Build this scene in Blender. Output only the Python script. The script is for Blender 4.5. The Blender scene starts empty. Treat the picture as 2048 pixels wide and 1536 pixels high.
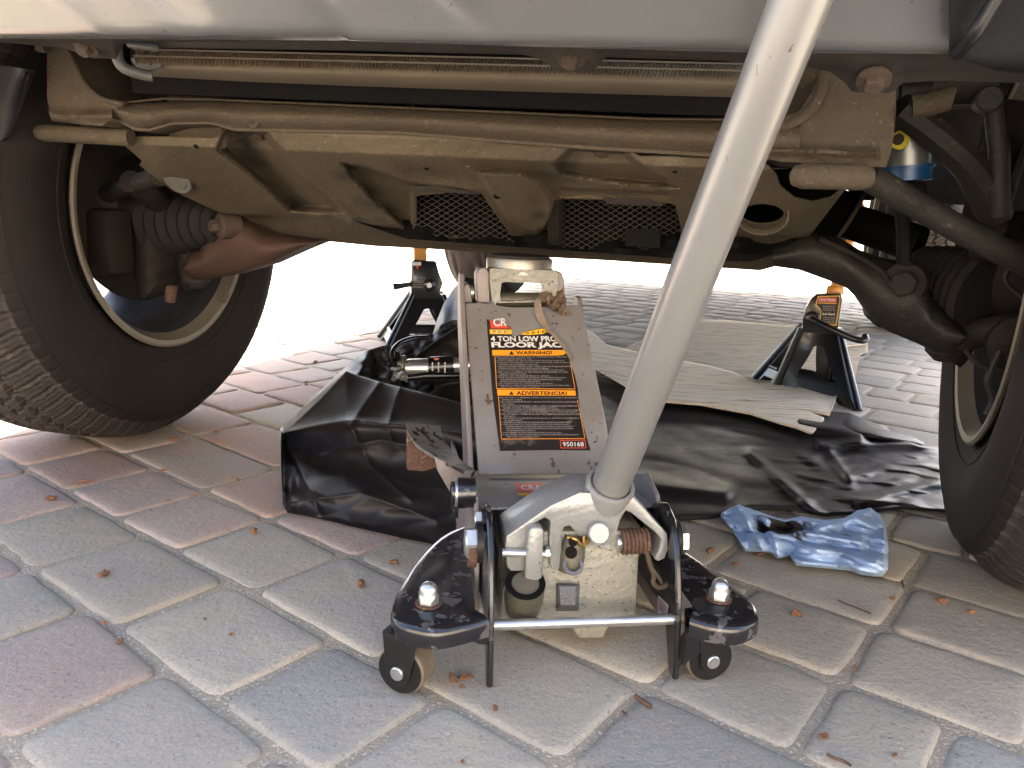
import bpy, bmesh, math, random
import numpy as np
from mathutils import Vector, noise as mnoise
random.seed(7)
SC=bpy.context.scene
C=SC.collection
# ------------------------------------------------------------------ camera
PITCH,ROLL,FPX,CAMH=math.radians(12.76),math.radians(2.4),1574.0,0.445
cp,sp,cr,sr=math.cos(PITCH),math.sin(PITCH),math.cos(ROLL),math.sin(ROLL)
M=np.array([[cr,-sr,0],[sr,cr,0],[0,0,1.]])@np.array([[1,0,0],[0,-sp,-cp],[0,cp,-sp]])
CAM=np.array([0,0,CAMH])
cd=bpy.data.cameras.new('camera'); cam=bpy.data.objects.new('camera',cd); C.objects.link(cam)
from mathutils import Matrix
R3=Matrix(((M[0][0],-M[1][0],-M[2][0]),(M[0][1],-M[1][1],-M[2][1]),(M[0][2],-M[1][2],-M[2][2])))
cam.matrix_world=Matrix.Translation(CAM.tolist())@R3.to_4x4()
cd.sensor_width=36; cd.lens=FPX/2048*36; cd.clip_start=0.02; cd.clip_end=2000
SC.camera=cam
# ------------------------------------------------------------------ world, sun, exposure
SUN_EL=math.radians(47); CARYAW=math.radians(17.5); SUN_AZ=CARYAW-math.radians(3)   # azimuth from +Y towards +X
w=bpy.data.worlds.new('World'); SC.world=w; w.use_nodes=True
nt=w.node_tree; bg=nt.nodes['Background']; sky=nt.nodes.new('ShaderNodeTexSky')
sky.sky_type='NISHITA'; sky.sun_disc=False; sky.sun_elevation=SUN_EL; sky.sun_rotation=SUN_AZ
sky.air_density=0.9; sky.dust_density=4.0; sky.ozone_density=0.5
nt.links.new(sky.outputs[0],bg.inputs[0]); bg.inputs[1].default_value=0.125
sd_=bpy.data.lights.new('sun','SUN'); sd_.energy=5.0; sd_.angle=math.radians(0.5); sd_.color=(1,.94,.85)
so=bpy.data.objects.new('sun',sd_); C.objects.link(so)
sdir=Vector((math.sin(SUN_AZ)*math.cos(SUN_EL),math.cos(SUN_AZ)*math.cos(SUN_EL),math.sin(SUN_EL)))
so.rotation_euler=sdir.to_track_quat('Z','Y').to_euler(); so.location=(2,8,9)
SC.view_settings.view_transform='Standard'; SC.view_settings.look='None'
SC.view_settings.exposure=3.05; SC.view_settings.gamma=1
# ------------------------------------------------------------------ coordinates
def ray(x,y): return M.T@np.array([(x-1024)/FPX,(y-768)/FPX,1.])
CR=np.array([math.sin(CARYAW),math.cos(CARYAW),0]); CA=np.array([math.cos(CARYAW),-math.sin(CARYAW),0]); UP=np.array([0,0,1.])
def V(x,y,v):                      # point seen at (x,y) that lies v metres back along the car
    d=ray(x,y); return CAM+d*(v/(d@CR))
def H(x,y,z=0.):                   # point at height z
    d=ray(x,y); return CAM+d*((z-CAMH)/d[2])
def D(x,y,k): return CAM+ray(x,y)*k
def U(u,v,z): return CA*u+CR*v+UP*z
J0=np.array([.06,.692,0]); JS=np.array([.9895,.1439,0]); JS/=np.linalg.norm(JS); JF=np.array([-JS[1],JS[0],0])
def J(x,y,t):
    d=ray(x,y); return CAM+d*((J0@JF+t)/(d@JF))
def L(s,t,z): return J0+JS*s+JF*t+UP*z
def plane(p0,p1,p2,off=0.):
    n=np.cross(p1-p0,p2-p0); n/=np.linalg.norm(n)
    if n@(CAM-p0)<0: n=-n
    q=p0+n*off
    def f(x,y):
        d=ray(x,y); return CAM+d*(((q-CAM)@n)/(d@n))
    return f
# ------------------------------------------------------------------ objects
def tag(o,label=None,cat=None,group=None,kind=None):
    if label: o['label']=label
    if cat: o['category']=cat
    if group: o['group']=group
    if kind: o['kind']=kind
    return o
def thing(name,loc,label,cat,group=None):
    o=bpy.data.objects.new(name,None); C.objects.link(o); o.location=[float(c) for c in loc]; o.empty_display_size=.05
    return tag(o,label,cat,group)
def worldloc(o):
    l=Vector(o.location)
    return l+worldloc(o.parent) if o.parent else l
class MB:
    def __init__(s): s.v=[]; s.f=[]; s.attr=[]
    def add(s,vs,fs):
        b=len(s.v); s.v+= [tuple(map(float,p)) for p in vs]; s.f+=[tuple(b+i for i in f) for f in fs]; return s
    def box(s,c,ax,hx,ay,hy,az,hz):
        c=np.array(c); P=[c+ax*hx*i+ay*hy*j+az*hz*k for i in(-1,1) for j in(-1,1) for k in(-1,1)]
        return s.add(P,[(0,1,3,2),(4,6,7,5),(0,4,5,1),(2,3,7,6),(0,2,6,4),(1,5,7,3)])
    def prism(s,poly,vec):
        n=len(poly); P=[np.array(p) for p in poly]+[np.array(p)+vec for p in poly]
        return s.add(P,[tuple(range(n)),tuple(range(2*n-1,n-1,-1))]+[(i,n+i,n+(i+1)%n,(i+1)%n) for i in range(n)])
    def tube(s,path,rad,seg=12,caps=True,closed=False,flat=1.0):
        path=[np.array(p,float) for p in path]; n=len(path)
        if not hasattr(rad,'__len__'): rad=[rad]*n
        rings=[]; ref=None
        for i,p in enumerate(path):
            t=path[min(i+1,n-1)]-path[max(i-1,0)]; t/=np.linalg.norm(t)+1e-12
            if ref is None:
                ref=np.cross(t,UP); 
                if np.linalg.norm(ref)<.1: ref=np.cross(t,np.array([1.,0,0]))
            ref=ref-t*(ref@t); ref/=np.linalg.norm(ref); b=np.cross(t,ref)
            rings.append([p+rad[i]*(math.cos(2*math.pi*k/seg)*ref+flat*math.sin(2*math.pi*k/seg)*b) for k in range(seg)])
        vs=[q for r_ in rings for q in r_]; fs=[]
        for i in range(n-1):
            for k in range(seg): fs.append((i*seg+k,i*seg+(k+1)%seg,(i+1)*seg+(k+1)%seg,(i+1)*seg+k))
        if caps: fs.append(tuple(range(seg-1,-1,-1))); fs.append(tuple(range((n-1)*seg,n*seg)))
        return s.add(vs,fs)
    def rev(s,c,axis,prof,seg=32,close=False):   # prof: (offset along axis, radius)
        axis=np.array(axis)/np.linalg.norm(axis); a=np.cross(axis,UP)
        if np.linalg.norm(a)<.1: a=np.cross(axis,np.array([1.,0,0]))
        a/=np.linalg.norm(a); b=np.cross(axis,a); vs=[];fs=[]
        for (o,r_) in prof:
            for k in range(seg): vs.append(np.array(c)+axis*o+r_*(math.cos(2*math.pi*k/seg)*a+math.sin(2*math.pi*k/seg)*b))
        m=len(prof)
        for i in range(m if close else m-1):
            j=(i+1)%m
            for k in range(seg): fs.append((i*seg+k,i*seg+(k+1)%seg,j*seg+(k+1)%seg,j*seg+k))
        return s.add(vs,fs)
    def build(s,name,mat,parent=None,smooth=40,bevel=0,label=None,origin=None,kind=None,segs=1):
        me=bpy.data.meshes.new(name); off=worldloc(parent) if parent else (Vector(origin) if origin is not None else Vector((0,0,0)))
        me.from_pydata([Vector(p)-off for p in s.v],[],s.f)
        bm=bmesh.new(); bm.from_mesh(me)
        bmesh.ops.remove_doubles(bm,verts=bm.verts,dist=1e-6)
        bmesh.ops.recalc_face_normals(bm,faces=bm.faces)
        if bevel:
            ed=[e for e in bm.edges if len(e.link_faces)==2 and e.calc_face_angle(0)>math.radians(35)]
            try: bmesh.ops.bevel(bm,geom=ed,offset=bevel,segments=segs,affect='EDGES',clamp_overlap=True,profile=.5)
            except Exception: pass
        bm.to_mesh(me); bm.free()
        if smooth:
            me.shade_smooth()
            try: me.set_sharp_from_angle(angle=math.radians(smooth))
            except Exception: pass
        if mat: me.materials.append(mat)
        o=bpy.data.objects.new(name,me); C.objects.link(o)
        if parent: o.parent=parent
        elif origin is not None: o.location=Vector(origin)
        if label: o['label']=label
        if kind: o['kind']=kind
        return o
def interp(c,x):
    if x<=c[0][0]: return c[0][1]
    for (x0,y0),(x1,y1) in zip(c,c[1:]):
        if x<=x1: 
            return y0+(y1-y0)*(x-x0)/max(x1-x0,1e-9)
    return c[-1][1]
def relief(mb,top,bot,nx,ny,pos,thick=None,holes=(),x0=None,x1=None):
    # a sheet between an upper and a lower outline; pos(x,y,s,t) gives the 3D point
    xa=top[0][0] if x0 is None else x0; xb=top[-1][0] if x1 is None else x1
    px=[]; 
    for j in range(ny+1):
        for i in range(nx+1):
            x=xa+(xb-xa)*i/nx; yt=interp(top,x); yb=interp(bot,x); px.append([x,yt+(yb-yt)*j/ny])
    def inside(p,q):
        c=False
        for k in range(len(q)):
            a,b=q[k],q[(k+1)%len(q)]
            if (a[1]>p[1])!=(b[1]>p[1]) and p[0]<(b[0]-a[0])*(p[1]-a[1])/(b[1]-a[1])+a[0]: c=not c
        return c
    faces=[]; dead=[]
    for j in range(ny):
        for i in range(nx):
            f=(j*(nx+1)+i,j*(nx+1)+i+1,(j+1)*(nx+1)+i+1,(j+1)*(nx+1)+i)
            cx=sum(px[k][0] for k in f)/4; cy=sum(px[k][1] for k in f)/4
            h=None
            for q in holes:
                if inside((cx,cy),q): h=q
            (dead.append((f,h)) if h is not None else faces.append(f))
    if dead:
        used={}
        for f in faces:
            for k in f: used[k]=1
        for f,q in dead:
            for k in f:
                if k in used:
                    best=None
                    for m in range(len(q)):
                        a=np.array(q[m],float); b=np.array(q[(m+1)%len(q)],float); p=np.array(px[k]); t=max(0,min(1,((p-a)@(b-a))/max((b-a)@(b-a),1e-9)))
                        c=a+(b-a)*t; d=np.linalg.norm(c-p)
                        if best is None or d<best[0]: best=(d,c)
                    px[k]=list(best[1])
    P=[pos(x,y,(x-xa)/(xb-xa),(k//(nx+1))/ny) for k,(x,y) in enumerate(px)]
    usedv=sorted({k for f in faces for k in f}); mp={k:i for i,k in enumerate(usedv)}
    Q=[P[k] for k in usedv]; F=[tuple(mp[k] for k in f) for f in faces]
    if thick is not None:
        n=len(Q); cnt={}
        for f in F:
            for a,b in zip(f,f[1:]+f[:1]): cnt[(a,b)]=1
        rim=[(a,b) for (a,b) in cnt if (b,a) not in cnt]
        Q2=Q+[q+thick for q in Q]; F2=F+[tuple(n+k for k in reversed(f)) for f in F]+[(b,a,n+a,n+b) for a,b in rim]
        mb.add(Q2,F2)
    else: mb.add(Q,F)
    return mb
def smoothcurve(pts,k=6):          # Catmull-Rom through control points
    P=[np.array(p,float) for p in pts]; out=[]
    for i in range(len(P)-1):
        a=P[max(i-1,0)];b=P[i];c=P[i+1];d=P[min(i+2,len(P)-1)]
        for j in range(k):
            t=j/k; out.append(.5*((2*b)+(c-a)*t+(2*a-5*b+4*c-d)*t*t+(3*b-a-3*c+d)*t**3))
    out.append(P[-1]); return out
def g2(x,y,x0,y0,sx,sy,a=0.): 
    c,s_=math.cos(a),math.sin(a); dx,dy=x-x0,y-y0; u=(dx*c+dy*s_)/sx; v=(-dx*s_+dy*c)/sy
    return math.exp(-u*u-v*v)
def sstep(e0,e1,x): 
    t=max(0,min(1,(x-e0)/(e1-e0))); return t*t*(3-2*t)
def seg(x,y,x0,y0,x1,y1,wd): # ridge along a segment
    a=np.array([x0,y0],float); b=np.array([x1,y1],float); p=np.array([x,y]); t=max(0,min(1,((p-a)@(b-a))/((b-a)@(b-a)))); d=np.linalg.norm(a+(b-a)*t-p)
    return math.exp(-(d/wd)**2)
def segx(x,y,x0,y0,x1,y1,wd):   # sharp crease along a segment
    dx,dy=x1-x0,y1-y0; t=max(0,min(1,((x-x0)*dx+(y-y0)*dy)/(dx*dx+dy*dy))); return math.exp(-math.hypot(x-x0-dx*t,y-y0-dy*t)/wd)
def side(x,y,x0,y0,x1,y1,wd): # smooth step across a line
    n=np.array([y1-y0,-(x1-x0)],float); n/=np.linalg.norm(n); d=(np.array([x-x0,y-y0])@n); return sstep(-wd,wd,d)
def nz(x,y,z=0.,s=1.): return mnoise.noise(Vector((x*s,y*s,z*s)))
# ------------------------------------------------------------------ materials
def mat(name,col,rough=.5,metal=0.,col2=None,scale=30.,amt=.5,bump=0.,bscale=200.,col3=None,scale3=120.,thr3=.62,wid3=.05,coat=0.,rvar=0.,detail=6,stretch=None,sss=0,spec=None):
    m=bpy.data.materials.new(name); m.use_nodes=True; N=m.node_tree.nodes; K=m.node_tree.links; b=N['Principled BSDF']
    b.inputs['Roughness'].default_value=rough; b.inputs['Metallic'].default_value=metal
    if coat: b.inputs['Coat Weight'].default_value=coat; b.inputs['Coat Roughness'].default_value=.08
    if spec is not None: b.inputs['Specular IOR Level'].default_value=spec
    g=N.new('ShaderNodeNewGeometry'); vec=g.outputs['Position']
    if stretch:
        mp=N.new('ShaderNodeMapping'); mp.inputs['Scale'].default_value=stretch[:3]
        if len(stretch)>3: mp.inputs['Rotation'].default_value=(0,0,stretch[3])
        K.new(vec,mp.inputs[0]); vec=mp.outputs[0]
    base=None
    def noisefac(sc,lo,hi,det=detail,rg=.6):
        n=N.new('ShaderNodeTexNoise'); n.inputs['Scale'].default_value=sc; n.inputs['Detail'].default_value=det; n.inputs['Roughness'].default_value=rg; K.new(vec,n.inputs['Vector'])
        r=N.new('ShaderNodeMapRange'); r.inputs[1].default_value=lo; r.inputs[2].default_value=hi; K.new(n.outputs['Fac'],r.inputs[0]); return r.outputs[0]
    rgb=lambda c:(c[0],c[1],c[2],1)
    if col2:
        mx=N.new('ShaderNodeMix'); mx.data_type='RGBA'; mx.inputs[6].default_value=rgb(col); mx.inputs[7].default_value=rgb(col2)
        K.new(noisefac(scale,.5-amt*.25,.5+amt*.25+.08),mx.inputs[0]); base=mx.outputs[2]
    if col3:
        mx=N.new('ShaderNodeMix'); mx.data_type='RGBA'; mx.inputs[7].default_value=rgb(col3)
        if base: K.new(base,mx.inputs[6])
        else: mx.inputs[6].default_value=rgb(col)
        K.new(noisefac(scale3,thr3,thr3+wid3,8,.65),mx.inputs[0]); base=mx.outputs[2]
    if base: K.new(base,b.inputs['Base Color'])
    else: b.inputs['Base Color'].default_value=rgb(col)
    if rvar:
        r=N.new('ShaderNodeMapRange'); r.inputs[3].default_value=max(rough-rvar,.02); r.inputs[4].default_value=min(rough+rvar,1)
        K.new(noisefac(scale*1.7,.35,.65),r.inputs[0]); K.new(r.outputs[0],b.inputs['Roughness'])
    if bump:
        n=N.new('ShaderNodeTexNoise'); n.inputs['Scale'].default_value=bscale; n.inputs['Detail'].default_value=5; K.new(vec,n.inputs['Vector'])
        bp=N.new('ShaderNodeBump'); bp.inputs['Strength'].default_value=bump; bp.inputs['Distance'].default_value=.002; K.new(n.outputs['Fac'],bp.inputs['Height']); K.new(bp.outputs[0],b.inputs['Normal'])
    return m
MT={}
MT['dusty']=mat('dusty_steel',(0.07183,0.05458,0.03488),.75,0,(0.0431,0.03199,0.02129),9,1.2,.9,180,(0.1077,0.09037,0.06241),210,.60,.06,spec=.2)
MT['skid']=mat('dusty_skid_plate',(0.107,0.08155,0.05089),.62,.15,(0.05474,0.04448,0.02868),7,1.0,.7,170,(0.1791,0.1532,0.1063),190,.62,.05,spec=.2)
MT['tankcol']=mat('dusty_radiator_tank',(0.1205,0.09821,0.06696),.7,.0,(0.08482,0.06696,0.04464),12,1.1,.25,300,(0.05357,0.04018,0.02678),260,.68,.05,spec=.2)
MT['rust']=mat('rust',(0.09375,0.045,0.02625),.85,0,(0.05625,0.027,0.018),60,1.2,.9,300,(0.165,0.105,0.06),200,.58,.06)
MT['rustarm']=mat('reddish_control_arm',(0.06408,0.03584,0.0274),.6,.1,(0.04005,0.0253,0.01897),14,1,.4,250,spec=.2)
MT['darkarm']=mat('dark_dusty_arm',(0.02319,0.01897,0.01349),.6,.1,(0.01265,0.01096,0.008432),12,1.1,.5,200,(0.04216,0.03373,0.02319),90,.58,.08,spec=.25)
MT['blackmetal']=mat('black_paint',(0.00868,0.00868,0.00992),.25,0,None,20,1,.1,120,(0.0682,0.062,0.0589),60,.60,.02,coat=.3)
MT['blackwing']=mat('scuffed_black_paint',(0.00868,0.00806,0.0093),.2,0,(0.0186,0.01736,0.0186),20,1,.12,90,(0.0806,0.07316,0.07316),55,.555,.02,coat=.3)
MT['blackplain']=mat('satin_black_paint',(0.01116,0.01116,0.0124),.38,0,(0.0186,0.01736,0.01612),40,1,.15,150,spec=.2)
MT['standblack']=mat('blue_black_paint',(0.006547,0.00744,0.009672),.28,0,(0.01091,0.01091,0.01116),15,1,.05,100,coat=.3)
MT['dark']=mat('dark_grime',(0.01364,0.0124,0.01116),.8,0,(0.0279,0.02232,0.01736),18,1,.5,150,spec=.25)
MT['engine']=mat('dark_engine_shade',(0.002182,0.002046,0.00191),.8,0,(0.00491,0.004092,0.003274),14,1,.5,90,spec=.12)  # near-black: engine-bay shade is put into this colour
MT['rubber']=mat('dusty_tyre_rubber',(0.013,0.0105,0.008508),.78,0,(0.02021,0.01523,0.01134),6,1.1,.2,500,(0.02888,0.02232,0.01654),60,.66,.1,spec=.2)
MT['tread']=mat('dusty_tread',(0.04464,0.036,0.03024),.7,0,(0.0288,0.02376,0.02016),14,1,.3,300,(0.0648,0.054,0.04464),60,.58,.1,spec=.2)
MT['flange']=mat('scuffed_flange',(.16,.155,.13),.3,.4,(.10,.095,.08),30,1,.1,120,(.012,.012,.012),70,.53,.03)
MT['boltrust']=mat('old_rusty_bolt',(0.048,0.0288,0.0176),.8,0,(0.028,0.0176,0.012),90,1.1,.6,300)
MT['boot']=mat('rubber_boot',(0.0124,0.01178,0.01116),.85,0,(0.0217,0.0186,0.01612),30,1,.2,200,spec=.08)
MT['rim']=mat('dusty_alloy',(0.1897,0.1634,0.1212),.5,.3,(0.1265,0.1054,0.07641),18,1,.15,200)
MT['barrel']=mat('rim_barrel',(0.0351,0.03375,0.0351),.6,.3,(0.0243,0.02295,0.02295),12,1,.15,200)
MT['disc']=mat('brake_dust_steel',(0.01874,0.01339,0.008568),.75,.1,(0.009376,0.006961,0.005087),16,1,.5,200,spec=.25)
MT['paint']=mat('silver_car_paint',(0.1296,0.1315,0.1296),.22,.35,(0.1144,0.1144,0.1106),7,1,0,1,(0.06101,0.0591,0.05338),95,.66,.03,coat=.5)
MT['blacktrim']=mat('black_bumper_trim',(0.0062,0.00651,0.00713),.3,0,(0.0155,0.01612,0.01612),22,1.2,.15,150,(0.0496,0.0496,0.0465),60,.68,.08,spec=.3)
MT['valance']=mat('dusty_black_valance',(0.01984,0.01865,0.01666),.45,0,(0.05555,0.04762,0.03571),14,1.0,.2,200,(0.07936,0.07142,0.05555),60,.64,.08,spec=.2)
MT['tab']=mat('dusty_plastic_tab',(0.08959,0.08432,0.06851),.5,0,(0.0527,0.05006,0.04216),22,1,.2,200)
MT['blueshock']=mat('blue_band',(0.005,0.05,0.13),.35,.1,(0.004,0.03,0.08),40,1)
MT['shock']=mat('zinc_shock_body',(0.2046,0.2046,0.1922),.35,.7,(0.124,0.124,0.1116),22,1,.1,150)
MT['yellow']=mat('yellow_sticker',(.55,.45,.03),.4,0,(.3,.25,.03),120,1)
MT['bluebit']=mat('blue_fan_shroud',(0.0093,0.0186,0.0434),.45,0,(0.0062,0.0093,0.0186),20,1)
MT['silver']=mat('silver_enamel',(0.2881,0.2875,0.2743),.36,.35,(0.2417,0.2396,0.2236),14,.9,.35,220,(0.1023,0.08146,0.06095),130,.63,.03,coat=.15)
MT['handle']=mat('scuffed_silver_handle',(0.2596,0.2565,0.2436),.3,.45,(0.2163,0.2119,0.199),9,1,.08,150,(0.1038,0.0847,0.06555),60,.67,.03,stretch=(1,1,.45))
MT['cast']=mat('cast_silver_paint',(0.2654,0.2576,0.2155),.45,.2,(0.2212,0.2098,0.1676),11,1,.9,160,(0.05308,0.0456,0.03352),260,.60,.05)
MT['castdark']=mat('greasy_cast_paint',(0.12,0.108,0.078),.42,.25,(0.066,0.057,0.039),30,1,.4,160)
MT['rough']=mat('rough_fracture',(0.186,0.1922,0.1984),.6,.4,(0.062,0.062,0.0682),420,1.6,1,500)
MT['plate']=mat('stained_grey_plate',(0.2698,0.2586,0.2449),.42,.2,(0.1636,0.1377,0.1203),14,1.2,.06,120,(0.09813,0.05841,0.03438),80,.63,.02)
MT['plateside']=mat('pinkish_grey_side',(0.231,0.196,0.182),.5,.2,(0.154,0.126,0.1155),16,1,.1,120)
MT['zinc']=mat('zinc_plated',(.60,.60,.57),.28,.85,(.42,.42,.40),60,1,.05,200)
MT['saddle']=mat('bare_saddle_steel',(0.3328,0.3136,0.2688),.38,.7,(0.2688,0.2496,0.2112),30,1,.15,150)
MT['orange']=mat('orange_ratchet_paint',(.62,.27,.03),.4,0,(.45,.18,.02),30,1,.1,90)
MT['wheel']=mat('worn_caster_wheel',(0.186,0.1457,0.0961),.6,.1,(0.1178,0.0868,0.0558),45,1,.2,200)
MT['bag']=mat('black_plastic_sheet',(0.0128,0.0112,0.0112),.48,0,(0.0208,0.016,0.0152),14,1,.12,60,(0.04,0.036,0.0336),90,.62,.1,rvar=.06,spec=.28)
MT['hose']=mat('black_hose',(0.00744,0.00744,0.00868),.25)
MT['wood']=mat('bark',(.24,.11,.05),.8,0,(.12,.055,.028),160,1.2,.8,500,(.30,.15,.07),300,.62,.05)
MT['twig']=mat('twig_bark',(.07,.04,.025),.85,0,(.12,.07,.04),200,1)
MT['labelblack']=mat('black_label',(0.0124,0.01116,0.01054),.4,0,(0.0217,0.01798,0.0155),35,1,0,1,(0.0806,0.0651,0.0527),28,.60,.06)
MT['lorange']=mat('orange_print',(.80,.30,.015),.4,0,(.70,.25,.02),40,1)
MT['lyellow']=mat('yellow_print',(.74,.42,.03),.4,0,(.6,.33,.03),60,1)
MT['lred']=mat('red_print',(.62,.06,.03),.4,0,(.5,.07,.04),60,1)
MT['lwhite']=mat('white_print',(.72,.66,.60),.45,0,(.5,.44,.40),120,.8)
MT['lgrey']=mat('grey_print',(.42,.36,.32),.5,0,(.25,.21,.18),90,1)
MT['lblack']=mat('black_print',(0.0186,0.01116,0.0062),.5)
MT['peel']=mat('peeled_paper',(0.1612,0.1085,0.0682),.6,0,(0.1364,0.093,0.0558),40,1,.4,120,(0.2976,0.248,0.1612),70,.60,.05)
MT['brass']=mat('brass',(0.341,0.2108,0.0558),.35,.8,(0.124,0.0744,0.031),80,1)
MT['sticker']=mat('pinkish_sticker',(0.341,0.2728,0.2852),.5,0,(0.248,0.186,0.1984),300,1)
MT['mesh']=mat('expanded_mesh',(0.07875,0.07085,0.0525),.55,.3,(0.04725,0.03938,0.02888),60,1)
MT['fin']=mat('aluminium_fin',(0.2484,0.189,0.1188),.4,.2,(0.1242,0.08775,0.054),30,1)
def stain_shade_spot(m,c,r,col,sc=60,soft=.8):  # rust, grease and painted recess shade, each round one spot
    N=m.node_tree.nodes; K=m.node_tree.links; b=N['Principled BSDF']; g=N.new('ShaderNodeNewGeometry')
    d=N.new('ShaderNodeVectorMath'); d.operation='DISTANCE'; d.inputs[1].default_value=c; K.new(g.outputs['Position'],d.inputs[0])
    n=N.new('ShaderNodeTexNoise'); n.inputs['Scale'].default_value=sc; n.inputs['Detail'].default_value=6; K.new(g.outputs['Position'],n.inputs['Vector'])
    a=N.new('ShaderNodeMath'); a.operation='MULTIPLY_ADD'; a.inputs[1].default_value=r*1.4; a.inputs[2].default_value=-r*.7; K.new(n.outputs['Fac'],a.inputs[0])
    s=N.new('ShaderNodeMath'); s.operation='ADD'; K.new(d.outputs['Value'],s.inputs[0]); K.new(a.outputs[0],s.inputs[1])
    mr=N.new('ShaderNodeMapRange'); mr.inputs[1].default_value=r*1.05; mr.inputs[2].default_value=r*soft; K.new(s.outputs[0],mr.inputs[0])
    mx=N.new('ShaderNodeMix'); mx.data_type='RGBA'; mx.inputs[7].default_value=(*col,1)
    old=b.inputs['Base Color']
    if old.is_linked: K.new(old.links[0].from_socket,mx.inputs[6])
    else: mx.inputs[6].default_value=old.default_value[:]
    K.new(mr.outputs[0],mx.inputs[0]); K.new(mx.outputs[2],b.inputs['Base Color'])
def text_on(s,quad,fn,clips=(),name='lettering',m=None,parent=None,build=True,mb=None,bold=.0,res=3,shear=0):
    cu=bpy.data.curves.new('t','FONT'); cu.body=s; cu.resolution_u=res; cu.offset=bold; cu.shear=shear
    o=bpy.data.objects.new('t',cu); C.objects.link(o); dg=bpy.context.evaluated_depsgraph_get(); dg.update()
    me=bpy.data.meshes.new_from_object(o.evaluated_get(dg)); C.objects.unlink(o); bpy.data.objects.remove(o)
    xs=[v.co.x for v in me.vertices]; ys=[v.co.y for v in me.vertices]; x0,x1,y0,y1=min(xs),max(xs),min(ys),max(ys)
    tl,tr,br,bl=[np.array(q,float) for q in quad]
    bm=bmesh.new(); bm.from_mesh(me)
    for v in bm.verts:
        u=(v.co.x-x0)/(x1-x0); t=(v.co.y-y0)/(y1-y0)
        p=(bl*(1-u)+br*u)*(1-t)+(tl*(1-u)+tr*u)*t; v.co=(p[0],p[1],0)
    for co,no in clips:
        bmesh.ops.bisect_plane(bm,geom=bm.verts[:]+bm.edges[:]+bm.faces[:],plane_co=(*co,0),plane_no=(*no,0),clear_outer=True)
    bm.verts.index_update(); mm=mb or MB()
    mm.add([fn(v.co.x,v.co.y) for v in bm.verts],[tuple(v.index for v in f.verts) for f in bm.faces]); bm.free(); bpy.data.meshes.remove(me)
    if mb is None: return mm.build(name,m,parent,smooth=0)
def quadpatch(poly,fn,name,m,parent,th=0): 
    mb=MB(); P=[fn(*p) for p in poly]; mb.add(P,[tuple(range(len(P)))]); return mb.build(name,m,parent,smooth=0)
def hexbolt(mb,c,axis,r,h,dome=False):
    axis=np.array(axis)/np.linalg.norm(axis); a=np.cross(axis,UP)
    if np.linalg.norm(a)<.1: a=np.cross(axis,np.array([1.,0,0]))
    a/=np.linalg.norm(a); b=np.cross(axis,a); c=np.array(c)
    hexa=lambda o,rr,n=6,ph=.3:[c+axis*o+rr*(math.cos(2*math.pi*k/n+ph)*a+math.sin(2*math.pi*k/n+ph)*b) for k in range(n)]
    mb.add(hexa(0,r)+hexa(h*.85,r)+hexa(h,r*.86),[tuple(range(5,-1,-1))]+[(i,(i+1)%6,6+(i+1)%6,6+i) for i in range(6)]+[(6+i,6+(i+1)%6,12+(i+1)%6,12+i) for i in range(6)]+[tuple(range(12,18))])
    return mb
# ------------------------------------------------------------------ ground and pavers
def pavermat(name,c1,c2,edge=(.40,.345,.26)):
    m=bpy.data.materials.new(name); m.use_nodes=True; N=m.node_tree.nodes; K=m.node_tree.links; b=N['Principled BSDF']
    g=N.new('ShaderNodeNewGeometry'); oi=N.new('ShaderNodeObjectInfo'); P=g.outputs['Position']
    def noise(sc,det=5,rg=.6):
        n=N.new('ShaderNodeTexNoise'); n.inputs['Scale'].default_value=sc; n.inputs['Detail'].default_value=det; n.inputs['Roughness'].default_value=rg; K.new(P,n.inputs['Vector']); return n.outputs['Fac']
    def mr(s,a,b_,c=0,d=1):
        r=N.new('ShaderNodeMapRange'); r.inputs[1].default_value=a; r.inputs[2].default_value=b_; r.inputs[3].default_value=c; r.inputs[4].default_value=d; K.new(s,r.inputs[0]); return r.outputs[0]
    def mix(f,a,b_):
        x=N.new('ShaderNodeMix'); x.data_type='RGBA'; K.new(f,x.inputs[0])
        for s,q in ((6,a),(7,b_)):
            if isinstance(q,tuple): x.inputs[s].default_value=(*q,1)
            else: K.new(q,x.inputs[s])
        return x.outputs[2]
    base=mix(mr(noise(9,4),.38,.64),c1,c2)
    base=mix(mr(noise(55,6),.35,.75,0,.32),base,(.34,.30,.25))
    base=mix(mr(noise(300,3,.6),.58,.68,0,.55),base,(.50,.48,.45))
    base=mix(mr(noise(240,4,.6),.42,.32,0,.55),base,(.08,.07,.065))
    base=mix(mr(noise(3.2,4),.40,.66,0,.35),base,(.33,.265,.185))
    at=N.new('ShaderNodeAttribute'); at.attribute_name='edge'
    ad=N.new('ShaderNodeMath'); ad.operation='MULTIPLY'; K.new(at.outputs['Fac'],ad.inputs[0]); K.new(mr(noise(30,5),.42,.68,0,.28),ad.inputs[1])
    base=mix(ad.outputs[0],base,edge)
    hv=N.new('ShaderNodeHueSaturation'); K.new(base,hv.inputs['Color']); K.new(mr(oi.outputs['Random'],0,1,.86,1.12),hv.inputs['Value']); K.new(hv.outputs[0],b.inputs['Base Color'])
    b.inputs['Roughness'].default_value=.8; b.inputs['Specular IOR Level'].default_value=.35
    h=N.new('ShaderNodeMath'); h.operation='MULTIPLY_ADD'; K.new(noise(260,3),h.inputs[0]); h.inputs[1].default_value=.5; K.new(noise(90,5),h.inputs[2])
    bp=N.new('ShaderNodeBump'); bp.inputs['Strength'].default_value=.5; bp.inputs['Distance'].default_value=.003; K.new(h.outputs[0],bp.inputs['Height']); K.new(bp.outputs[0],b.inputs['Normal'])
    return m
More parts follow.
